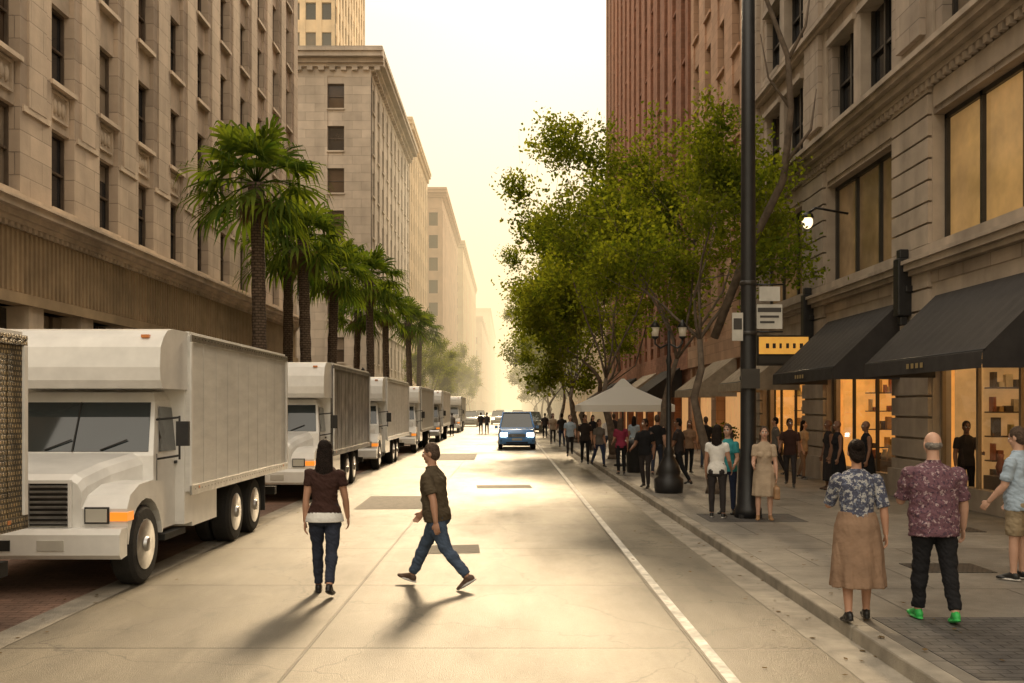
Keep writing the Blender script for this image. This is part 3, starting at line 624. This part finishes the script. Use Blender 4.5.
# ---------------------------------------------------------------- trees
def leaf_arrays(A,n,size,sig,rg):
    idx=rg.integers(0,len(A),n); A=A[idx]+rg.normal(0,1,(n,3))*sig*np.array([1,1,.75])
    d=rg.normal(0,1,(n,3)); d[:,2]-=.25; d/=np.linalg.norm(d,axis=1)[:,None]
    t=rg.normal(0,1,(n,3)); s=np.cross(d,t); s/=np.linalg.norm(s,axis=1)[:,None]
    l=size*rg.uniform(.6,1.25,(n,1)); up=np.cross(s,d)
    return np.stack([A,A+d*l*.5+s*l*.3+up*l*.06,A+d*l,A+d*l*.5-s*l*.3+up*l*.06],1).reshape(-1,3)
def make_tree(name,seed,H,R,th,nl,ls,lm,sig=.28,extra=None,lean=(0,0),tr=.16,drop=.36):
    rd=random.Random(seed); rg=np.random.default_rng(seed); B=MB(); anch=[]
    def grow(p,d,ln,r,lv):
        pts=[p];rad=[r]; k=5 if lv<2 else 4; dd=d.copy(); keep=rd.random()>drop
        for i in range(k):
            dd=(dd+V((rd.gauss(0,.15),rd.gauss(0,.15),rd.gauss(0,.08)+(.08 if lv>0 else 0)))).normalized(); p=p+dd*ln/k; pts.append(p); rad.append(max(.006,r*(1-.5*(i+1)/k)))
            if lv>=2 and keep: anch.append(tuple(p))
            if lv==3 and keep: anch.append(tuple(p))
        B.tube(pts,rad,bark,10 if lv==0 else (7 if lv==1 else 4))
        if lv<3:
            nc=[4,5,4][lv]
            for c in range(nc):
                az=2*pi*(c+rd.random()*.7)/nc; tilt=radians(rd.uniform(*[(18,44),(25,65),(30,75)][lv]))
                if lv==0 and c==0: tilt=radians(6)
                ax=dd.orthogonal().normalized(); ax.rotate(Matrix.Rotation(az,3,dd)); nd=(dd*cos(tilt)+ax*sin(tilt)).normalized(); nd.z=max(nd.z,-.15); nd.normalize()
                q=pts[-1] if (lv==0 or c<2) else pts[2 if c==4 else -2]
                l2=[ (H-th)*.46,(H-th)*.27,(H-th)*.16][lv]*rd.uniform(.7,1.3)
                grow(q,nd,l2,rad[-1]*[.66,.6,.55][lv],lv+1)
    grow(V((0,0,.05)),V((lean[0],lean[1],1)).normalized(),th,tr,0)
    A=np.array(anch); mx_,my_=A[:,0].mean(),A[:,1].mean()
    rr=np.percentile(np.hypot(A[:,0]-mx_,A[:,1]-my_),93); sx=min(1.4,R/rr); zt=np.percentile(A[:,2],99); sz=(H-.3-th)/(zt-th)
    def tf(P):
        P=np.array(P,float); k=np.clip((P[:,2]-th*.5)/(th*.9),0,1); k=k*k*(3-2*k)
        P[:,0]=P[:,0]*(1+(sx-1)*k)-mx_*sx*k; P[:,1]=P[:,1]*(1+(sx-1)*k)-my_*sx*k
        r=np.hypot(P[:,0],P[:,1]); q=np.where(r>R*1.08,(R*1.08+(r-R*1.08)*.4)/np.maximum(r,1e-6),1.); P[:,0]*=q; P[:,1]*=q
        P[:,2]=np.where(P[:,2]>th,th+(P[:,2]-th)*sz,P[:,2]); return P
    B.v=[tuple(v) for v in tf(B.v).tolist()]; A=tf(A)
    B.tube([(0,0,0),(0,0,.25)],[tr*1.5,tr*1.02],bark,10)
    if extra:
        for pts,rad in extra: B.tube(pts,rad,bark,8)
    lv=leaf_arrays(A,nl,ls,sig,rg)
    nv=len(B.v); B.mi(lm); k=B.mats.index(lm)
    B.v.extend(map(tuple,lv.tolist())); F=(np.arange(len(lv)).reshape(-1,4)+nv).tolist(); B.f.extend(F); B.m.extend([k]*len(F)); B.sm.extend([False]*len(F))
    return B.obj(name)
ex=[([(.02,0,3.6),(.5,-.7,5.2),(1.2,-1.5,6.9),(1.25,-1.9,8.3),(1.15,-2,9.4),(.7,-2,10.6),(.6,-2,11.6)],[.10,.095,.085,.07,.06,.045,.02]),
    ([(1.15,-2,9.3),(1.5,-2.1,10),(1.65,-2,10.9)],[.045,.03,.012]),([(1.2,-1.6,7.2),(1.7,-1.8,7.9),(1.85,-1.7,8.8)],[.045,.03,.012]),([(.7,-2,10.6),(.2,-2.2,11.2)],[.03,.01]),([(1.25,-1.9,8.3),(.8,-1.8,9.0),(.6,-1.9,9.9)],[.035,.022,.01])]
tA=make_tree('street_tree',3,9.4,2.7,3.7,10500,.125,leafM,.22,ex,tr=.13); tA.location=(4.75,23,.13)
tB=make_tree('street_tree',8,10.8,3.2,3.4,14000,.14,leafM,.26,None,(-.04,0),.15); tB.location=(4.6,29.5,.13)
tC=make_tree('street_tree',21,13.4,3.5,3.2,15000,.18,leafM,.31,None,(-.04,0),.18); tC.location=(4.1,38.5,.13)
tD=make_tree('street_tree',34,13.6,3.6,3.0,13000,.23,leafM2,.36,None,(-.04,0),.18); tD.location=(4.0,47,.13)
for i,(x,y,s,src) in enumerate([(4.0,57,1.0,tC),(4.0,67,1.05,tD),(4.1,78,1.05,tC),(4.2,89,1.1,tD),(4.5,106,1.1,tC),(4.6,122,1.1,tD),(4.8,140,1.1,tC),(5,162,1.1,tD),(5.4,190,1.1,tC),(5.6,225,1.1,tD)]):
    inst(src,(x,y,.13),i*1.7,s)
for i,(y,s) in enumerate([(98,.66),(110,.74),(124,.7),(138,.78),(155,.76),(175,.8),(205,.8)]):
    inst(tD if i%2 else tC,(-7.9,y,.13),pi+i*.7,s)
def make_palm(name,seed,H,dens=34,R=2.6):
    rd=random.Random(seed); B=MB()
    pts=[];rad=[]
    for i in range(22):
        t=i/21; pts.append((.12*sin(t*2+seed),.1*sin(t*1.7),H*t)); rad.append((.27 if i==0 else .235-.03*t)+(.012 if i%2 else -.012)+( .07*max(0,t-.86)/.14))
    B.tube(pts,rad,palmbark,14)
    c=V(pts[-1])
    def frond(el,az,L1,L2,m,droop):
        u=V((cos(az)*cos(el),sin(az)*cos(el),sin(el))); s=V((-sin(az),cos(az),0)); n=u.cross(s)*-1
        p1=c+u*L1*.55+V((0,0,.03)); p2=c+u*L1+V((0,0,-.14*L1))
        B.tube([c,p1,p2],[.03,.022,.014],m,4)
        u2=(u+V((0,0,-.30))).normalized(); k=15
        tw=rd.uniform(-.5,.5); s2=(s*cos(tw)+n*sin(tw)).normalized()
        for i in range(k):
            a=radians(-105+210*i/(k-1))+rd.uniform(-.04,.04); ln=L2*(1-.25*abs(a)/2.06)*rd.uniform(.85,1.12)
            d=(u2*cos(a)+s2*sin(a)).normalized(); wv=d.cross(n).normalized()*.050*L2
            dz=V((0,0,-1))
            m1=p2+d*ln*.5-V((0,0,.03)); m2=p2+d*ln*.78+dz*ln*droop*.35; tip=p2+d*ln*.92+dz*ln*droop*rd.uniform(.8,1.5)
            B.add([p2,m1+wv,m1-wv,m2+wv*.6,m2-wv*.6,tip],[(0,1,2),(1,3,4,2),(3,5,4)],m)
    for i in range(dens):
        t=i/dens; el=radians(82-118*t+rd.uniform(-10,10)); az=i*2.39996+rd.uniform(-.25,.25)
        frond(el,az,.50*R*rd.uniform(.8,1.15),.55*R*rd.uniform(.85,1.15),palmM,.36)
    for i in range(14):
        frond(radians(rd.uniform(-75,-50)),i*2.4,.6,.7,thatch,.3)
    return B.obj(name)
pA=make_palm('palm_tree',1,9.1,32,2.6); pA.location=(-8.0,31.5,.13)
pB=make_palm('palm_tree',2,8.6,28,2.4); pB.location=(-8.0,39.2,.13)
pC=make_palm('palm_tree',5,8.3,32,2.3); pC.location=(-8.1,46,.13)
for i,(x,y,s,src) in enumerate([(-8,57,1.02,pA),(-8,66,1.0,pB),(-8,81,1.08,pC),(-8,90,1.0,pA),(-9.6,43,.98,pA),(-9.4,62,.95,pC)]):
    inst(src,(x,y,.13),i*1.3,s)

# ---------------------------------------------------------------- people
skins=[M('skin_%d'%i,c,.55,ns=9,na=.08) for i,c in enumerate([(.42,.23,.15),(.20,.10,.06),(.52,.31,.22)])]
hairM=[M('hair_%d'%i,c,.7,ns=30,na=.4,bump=1.5,bs=60,spec=.15) for i,c in enumerate([(.014,.009,.007),(.08,.055,.04),(.22,.20,.18)])]
def C(name,c,r=.9): return M(name,c,r,ns=5,na=.16,bump=1.2,bs=13,spec=.2)
cl={k:C('cloth_'+k,v) for k,v in dict(brown=(.045,.022,.018),olive=(.080,.062,.040),white=(.68,.67,.64),denim=(.030,.036,.055),jean=(.06,.085,.13),tan=(.23,.15,.10),black=(.014,.014,.016),teal=(.05,.28,.30),maroon=(.22,.03,.06),ltblue=(.36,.45,.55),khaki=(.28,.22,.14),grey=(.14,.13,.12),beige=(.42,.33,.24),dark=(.035,.03,.03),navy=(.03,.04,.08)).items()}
patB=Mpat('blouse_pattern',(.05,.055,.09),(.36,.36,.36),22,.52,(.12,.14,.20)); patR=Mpat('floral_shirt',(.13,.06,.08),(.34,.25,.26),24,.57,(.06,.03,.05))
sole=M('shoe_sole',(.5,.48,.45),.7); green=M('shoe_green',(.03,.40,.08),.5); shoeB=M('shoe_brown',(.09,.05,.03),.6,ns=6); shoeK=M('shoe_black',(.012,.012,.012),.4)
eyeW=M('eye_white',(.7,.68,.65),.3); eyeD=M('eye_dark',(.02,.015,.01),.2); lipM=M('lips',(.35,.12,.10),.5); leather=M('leather_tan',(.3,.17,.08),.5,ns=5)
def person(name,loc,yaw,H,o,p,vox):
    B=MB(); rad_=radians; w=o.get('w',1); fem=o.get('fem',False); bel=o.get('belly',0)
    ln=rad_(p.get('lean',2)); u=V((0,sin(ln),cos(ln))); f=V((0,cos(ln),-sin(ln))); X=V((1,0,0)); Cc=V((0,0,.93))
    S=lambda t,y=0:Cc+u*t+f*y
    skin=skins[o.get('skin',0)]; hair=hairM[o.get('hc',0)]; top=cl.get(o['top'],None) if isinstance(o['top'],str) else o['top']; bot=cl[o['bot']]; shoe=o.get('shoe',shoeB); sol=o.get('sole',sole)
    def tl(rings,m,n=22,pl=0):
        R=[]
        for t,rx,ry in rings:
            yo=bel*.35*max(0,1-abs(t-.12)/.25)
            R.append([S(t,yo)+X*(rx*(1+pl*max(0,-t)*cos(9*2*pi*k/n)))*cos(2*pi*k/n)+f*(ry*(1+pl*max(0,-t)*cos(9*2*pi*k/n)))*sin(2*pi*k/n) for k in range(n)])
        B.loft(R,m)
    hp=1.06 if fem else 1; ws=.88 if fem else 1; shf=.9 if fem else 1
    hem=o.get('hem',-.09)
    R=[(hem,.176*hp*w+bel*.3,.13*w+bel*.4),(.02,.172*hp*w+bel*.5,.127*w+bel*.8),(.13,.152*ws*w+bel*.8,.112*w+bel),(.27,.165*ws*w+bel*.5,.12*w+bel*.6),(.38,.188*shf*w+bel*.2,.122*w+bel*.2),(.45,.178*shf*w,.105*w),(.505,.118*shf*w,.078),(.54,.062,.058)]
    tl(R,top)
    if fem and not p.get('noch'):
        for s in(-1,1): B.ell(S(.30,.085)+X*s*.07,(X*.06,f*.055,u*.065),top)
    if o.get('under'): tl([(-.10,.205*hp,.168),(-.05,.200*hp,.16),(.03,.170*hp,.125)],cl[o['under']],26)
    if o.get('skirt'):
        L_=o['skirt']; fl=o.get('flare',.08); tl([(.12,.15*w,.11*w),(.0,.178*w*hp,.135*w),(-.12,.19*w*hp,.15*w),(-L_*.6,.19*w+fl*.6,.155*w+fl*.6),(-L_,.185*w+fl,.155*w+fl)],bot,54,.13)
    else:
        tl([(-.15,.10*w,.085*w),(-.09,.163*w*hp,.118*w),(0,.166*hp*w,.122*w),(.1,.15*w,.11*w)],bot)
        for s in(-1,1): B.ell(S(-.06,-.05)+X*s*.075,(X*.085*w,f*.075*w,u*.085),bot)
    nk=S(.49); hc=S(.50)+V((0,0,.205))+f*.015
    B.tube([nk,hc+V((0,-.012,-.05))],[.060*(.85 if fem else 1),.052*(.88 if fem else 1)],skin,12)
    if o.get('collar'): B.tube([S(.49),S(.555,.005)],[.078,.066],top,14)
    hm_=Matrix.Rotation(rad_(p.get('hy',0)),3,'Z')@Matrix.Rotation(rad_(p.get('hx',0)),3,'X')
    def hp_(c): return hc+hm_@V(c)
    def he(c,r,m,n=16,k=11): B.ell(hp_(c),(hm_@V((r[0],0,0)),hm_@V((0,r[1],0)),hm_@V((0,0,r[2]))),m,n,k)
    he((0,-.008,.022),(.074,.094,.095),skin); he((0,.022,-.045),(.056,.066,.07),skin); he((0,.058,-.092),(.026,.026,.022),skin,10,7)
    he((0,.094,-.012),(.012,.02,.026),skin,8,6); he((0,.10,-.028),(.016,.015,.010),skin,8,6)
    for s in(-1,1):
        he((s*.076,-.004,-.006),(.010,.020,.032),skin,8,6); he((s*.031,.080,.004),(.014,.010,.008),eyeW,8,6); he((s*.031,.088,.004),(.006,.005,.006),eyeD,8,6); he((s*.031,.086,.024),(.020,.007,.004),hair,8,6); he((s*.038,.06,-.03),(.022,.026,.022),skin,8,6)
    he((0,.086,-.056),(.024,.010,.008),lipM,8,6)
    hs=o.get('hair','short')
    if hs in('short','long','bun'):
        he((0,-.018,.038),(.084,.094,.096),hair); he((0,-.045,-.005),(.080,.068,.085),hair)
        if hs=='short': he((0,-.055,-.035),(.066,.045,.05),hair)
    if hs=='bald': he((0,-.030,-.008),(.0785,.076,.05),hair)
    if hs=='long':
        B.loft([[hp_((0,0,0))+hm_@V(((.088*q[1])*cos(2*pi*k/20),q[2]+.055*q[3]*sin(2*pi*k/20),q[0])) for k in range(20)] for q in ((.07,.7,-.04,1),(0,1.02,-.045,1.2),(-.1,1.1,-.06,1.1),(-.2,1.12,-.075,.95),(-.3,.95,-.085,.8),(-.37,.6,-.09,.5))],hair)
    if hs=='bun': he((0,-.095,.075),(.058,.052,.055),hair); he((0,-.07,-.04),(.07,.045,.06),hair)
    for s,key in((-1,'armL'),(1,'armR')):
        a,b,e=[rad_(q) for q in p.get(key,(4,9,12))]
        sh=S(.435)+X*s*.178*shf*w
        d1=V((s*sin(b),sin(a)*cos(b),-cos(a)*cos(b))); el=sh+d1*.285; a2=a+e
        d2=V((s*sin(b*.35)-s*p.get('in_'+key,0),sin(a2),-cos(a2))).normalized(); wr=el+d2*.245
        aw=1.0 if fem else 1.12
        B.tube([sh,sh.lerp(el,.5),el],[.050*aw,.046*aw,.038*aw],skin,12,True); B.tube([el,el.lerp(wr,.3),wr],[.038*aw,.040*aw,.025*aw],skin,12,True)
        sl_=o.get('sleeve',.62)
        if sl_>0:
            B.ell(sh,(X*.066*w,f*.062*w,u*.062),top)
            if sl_<=1: B.tube([sh,sh.lerp(el,sl_*.5),sh.lerp(el,sl_)],[.064*w,.061*aw,.060*aw],top,14)
            else: B.tube([sh,el],[.062*w,.052*aw],top,12,True); B.tube([el,el.lerp(wr,sl_-1)],[.052*aw,.044*aw],top,12)
        wx=(X-d2*X.dot(d2)).normalized(); wd_=wx.cross(d2)
        if wd_.y+wd_.z*.5<0: wd_=-wd_
        inn=wx*(-s)
        B.ell(wr+d2*.052,(wx*.016,wd_*.040,d2*.056),skin,12,8)
        for i,l in enumerate((.068,.076,.071,.056)):
            r0=wr+d2*.088+wd_*(.030-.0205*i); m1=r0+(d2+inn*(.22+.05*i)).normalized()*l*.52; t1=m1+(d2*.8+inn*(.65+.1*i)).normalized()*l*.48
            B.tube([r0-d2*.02,r0,m1,t1],[.0095,.0095,.0088,.0075],skin,8,True)
        r0=wr+d2*.028+wd_*.026; m1=r0+(d2*.75+wd_*.6+inn*.15).normalized()*.038; t1=m1+(d2*.95+wd_*.2+inn*.3).normalized()*.030
        B.tube([r0-wd_*.01,m1,t1],[.0125,.0105,.0088],skin,8,True)
        if o.get('bag')==key:
            bc=wr+V((0,0,-.33)); B.loft([[bc+V((x_*k_,y_*k_,z_)) for x_,y_ in((-.05,-.15),(.05,-.15),(.05,.15),(-.05,.15))] for z_,k_ in((-.12,.9),(-.1,1.05),(.08,1),(.12,.8))],leather,False)
            B.tube([bc+V((0,-.1,.1)),wr+V((0,-.03,-.06)),wr+V((0,.03,-.06)),bc+V((0,.1,.1))],[.009]*4,leather,6)
    for s,key in((-1,'legL'),(1,'legR')):
        a,k,fp=[rad_(q) for q in p.get(key,(2,2,0))]; ab=p.get('ab',.03)
        hip=Cc+X*s*.088*hp+V((0,0,-.05)); d1=V((s*ab,sin(a),-cos(a))).normalized(); kn=hip+d1*.405; d2=V((s*ab*.5,sin(a-k),-cos(a-k))).normalized(); an=kn+d2*.395
        lm=o.get('legs','pants'); lw=o.get('lw',1)*(w*.5+.5)
        if lm=='pants':
            B.tube([hip,hip.lerp(kn,.35),hip.lerp(kn,.7),kn],[.088*lw,.084*lw,.067*lw,.060*lw],bot,14,True)
            B.tube([kn,kn.lerp(an,.3),kn.lerp(an,.65),kn.lerp(an,.93)],[.060*lw,.060*lw,.050*lw,.047*lw*o.get('cuff',1)],bot,14)
            B.ell(kn,(X*.059*lw,V((0,.061*lw,0)),V((0,0,.061*lw))),bot)
        else:
            if lm=='shorts': B.tube([hip,hip.lerp(kn,.5),hip.lerp(kn,.9)],[.092*lw,.094*lw,.088*lw],bot,14)
            B.tube([hip,hip.lerp(kn,.5),kn],[.08,.068,.052],skin,12,True); B.tube([kn,kn.lerp(an,.35),an],[.050,.053,.033],skin,12,True)
        B.tube([kn.lerp(an,.85),an],[.036,.036],skin,10,True)
        fd=V((s*.12,cos(fp),sin(fp))).normalized(); fu=(V((0,-sin(fp),cos(fp)))); sx=fd.cross(fu).normalized()
        B.ell(an-fu*.035-fd*.018,(sx*.037,fd*.05,fu*.05),shoe,12,8); B.tube([an-fu*.01,an+fd*.06-fu*.035,an+fd*.12-fu*.048],[.040,.036,.028],shoe,12,True); B.ell(an+fd*.125-fu*.055,(sx*.045,fd*.07,fu*.026),shoe,12,8)
        B.ell(an+fd*.052-fu*.07,(sx*.046,fd*.145,fu*.015),sol,14,6)
    sc=H/1.75; A=np.array([tuple(v) for v in B.v])*sc; A[:,2]-=A[:,2].min(); B.v=[tuple(v) for v in A.tolist()]
    bv=BVHTree.FromPolygons([V(v) for v in B.v],B.f)
    src=B.obj(name+'_src'); src.modifiers.clear()
    rm=src.modifiers.new('r','REMESH'); rm.mode='VOXEL'; rm.voxel_size=vox
    smm=src.modifiers.new('s','SMOOTH'); smm.factor=.5; smm.iterations=2
    dg=bpy.context.evaluated_depsgraph_get(); me=bpy.data.meshes.new_from_object(src.evaluated_get(dg))
    bpy.data.objects.remove(src)
    me.materials.clear()
    for m in B.mats: me.materials.append(m)
    n=len(me.polygons); cen=np.empty(n*3); me.polygons.foreach_get('center',cen); cen=cen.reshape(-1,3)
    mi=np.zeros(n,dtype=np.int32)
    for i in range(n):
        r=bv.find_nearest(cen[i]); mi[i]=B.m[r[2]] if r[2] is not None else 0
    cloth=set(i for i,m in enumerate(B.mats) if m in (top,bot))
    nv=len(me.vertices); vc=np.empty(nv*3); me.vertices.foreach_get('co',vc); vc=vc.reshape(-1,3); vn=np.empty(nv*3); me.vertices.foreach_get('normal',vn); vn=vn.reshape(-1,3)
    if vox<.012:
        flag=np.ones(nv,bool)
        lv=np.empty(len(me.loops),dtype=np.int32); me.loops.foreach_get('vertex_index',lv)
        lt=np.empty(n,dtype=np.int32); me.polygons.foreach_get('loop_total',lt)
        pf=np.repeat(np.isin(mi,list(cloth)),lt); flag[lv[~pf]]=False
        off=sum(ord(q) for q in name)+loc[0]*7; zs=o.get('zs',22); am=o.get('fold',.013)
        for i in np.nonzero(flag)[0]:
            q=vc[i]; h=noise.noise(V((q[0]*7+off,q[1]*7,q[2]*zs*.6)))+.9*abs(noise.noise(V((q[0]*15,q[1]*15+off,q[2]*zs+q[0]*14)))); vc[i]+=vn[i]*(h*am)
        me.vertices.foreach_set('co',vc.ravel())
    me.polygons.foreach_set('material_index',mi); me.polygons.foreach_set('use_smooth',[True]*n); me.update()
    ob=bpy.data.objects.new(name,me); COL.objects.link(ob); ob.location=loc; ob.rotation_euler=(0,0,radians(yaw)); return ob
SW=.13
def at(px,py,z=0):
    Y=(2.1-z)*995/(py-408); return ((px-508)/995*Y,Y,z)
FN=.0065
person('woman',at(325,594),3,1.74,dict(fem=1,top='brown',under='white',bot='denim',hair='long',skin=0,sleeve=.45,hem=-.0,shoe=shoeK,sole=shoeK,lw=1.02,w=1.04),dict(lean=1,legL=(12,6,2),legR=(-12,22,-20),armL=(-6,8,8),armR=(8,12,14),ab=-.01),FN)
person('man',at(437,587),72,1.74,dict(top='olive',bot='jean',hair='short',hc=1,skin=0,sleeve=.75,shoe=shoeB,collar=1,w=1.12,lw=1.12,belly=.02),dict(lean=7,legL=(-24,18,-32),legR=(29,4,14),armR=(16,8,24),armL=(-22,8,14),hy=8,hx=-6),FN)
person('woman',at(857,622,SW),-6,1.65,dict(fem=1,top=patB,bot='tan',hair='bun',hc=0,skin=0,sleeve=.95,skirt=.60,flare=.05,legs='skin',shoe=shoeK,sole=shoeK,w=1.12,hem=-.02,zs=5,fold=.010),dict(lean=3,legL=(-4,8,-12),legR=(8,4,0),armL=(24,12,70),armR=(-8,14,10),ab=.02,in_armL=.3),FN)
person('man',at(934,621,SW),-4,1.74,dict(top=patR,bot='black',hair='bald',hc=2,skin=2,sleeve=.9,shoe=green,sole=green,w=1.20,belly=.04,collar=1,lw=1.08,hem=-.14),dict(lean=3,legL=(8,4,3),legR=(-10,10,-14),armL=(22,10,70),armR=(4,14,12),ab=.05,hx=-5,in_armL=.4),FN)
person('man',at(1019,580,SW),38,1.74,dict(top='ltblue',bot='khaki',hair='short',hc=1,skin=2,sleeve=.8,legs='shorts',shoe=shoeK,sole=sole,w=1.05,belly=.02,collar=1,hem=-.12),dict(lean=1,armL=(12,6,30),armR=(8,8,30),hx=-12),FN)
MD=.012
person('woman',at(717,518,SW),-20,1.66,dict(fem=1,top='white',bot='dark',hair='long',hc=0,skin=0,sleeve=.4,shoe=shoeK,sole=sole),dict(legL=(6,2,0),armL=(8,10,10),armR=(4,12,40)),MD)
person('woman',at(728,514,SW),150,1.66,dict(fem=1,top='teal',bot='navy',hair='long',hc=1,skin=2,shoe=shoeK),dict(armL=(12,10,50)),MD)
person('woman',at(764,520,SW),170,1.64,dict(fem=1,top='beige',bot='beige',hair='long',hc=1,skin=2,skirt=.48,flare=.03,legs='skin',shoe=leather,bag='armL'),dict(armR=(14,8,60)),MD)
person('man',at(966,506,SW),170,1.7,dict(top='dark',bot='black',hair='short',skin=1,shoe=shoeK),dict(armL=(20,8,70)),MD)
FR=.018
far=[(621,475,5,1.66,1,'maroon','black'),(585,464,175,1.74,0,'dark','black'),(599,467,200,1.62,1,'grey','navy'),(608,458,20,1.7,0,'white','jean'),(645,488,150,1.7,0,'black','dark'),(657,476,-15,1.76,0,'black','denim'),(679,486,60,1.72,0,'dark','black'),(689,474,190,1.6,1,'tan','black'),(790,487,160,1.72,0,'brown','dark'),(803,479,220,1.62,1,'beige','tan'),(706,468,0,1.7,0,'black','jean'),(570,456,180,1.7,0,'ltblue','dark'),(634,461,-20,1.66,1,'ltblue','navy'),(562,447,0,1.7,0,'dark','navy'),(553,444,180,1.7,1,'beige','dark'),(776,476,90,1.7,0,'grey','dark'),(614,453,0,1.72,0,'dark','black'),(593,452,180,1.65,1,'black','dark')]
for i,(px,py,yw,H,fm,t,b) in enumerate(far):
    ph=random.choice((-1,1))*random.uniform(6,22)
    person('woman' if fm else 'man',at(px,py,SW),yw,H,dict(fem=fm,top=t,bot=b,hair='long' if fm else 'short',hc=random.choice((0,0,1)),skin=random.choice((0,1,2)),shoe=shoeK),dict(legL=(ph,5+abs(ph)*.4,0),legR=(-ph,8+abs(ph)*.4,-4),armL=(random.uniform(-22,20),9,random.uniform(5,50)),armR=(random.uniform(-22,20),9,random.uniform(5,50)),hy=random.uniform(-30,30)),FR)
for i,(px,py,t) in enumerate([(481,434,'black'),(487,434,'dark'),(545,438,'dark'),(452,436,'grey')]):
    person('man',at(px,py),0,1.75,dict(top=t,bot='black',skin=1),dict(legL=(12,4,0),legR=(-12,8,-8)),.02)
for y,x,t in ((22.9,7.6,'black'),(24.0,7.75,'dark'),(21.9,7.9,'black')):
    person('mannequin',(x,y,SW),95,1.68,dict(fem=1,top=t,bot=t,hair='none',skirt=.7,flare=.02,legs='skin',skin=1,sleeve=0),dict(),MD)
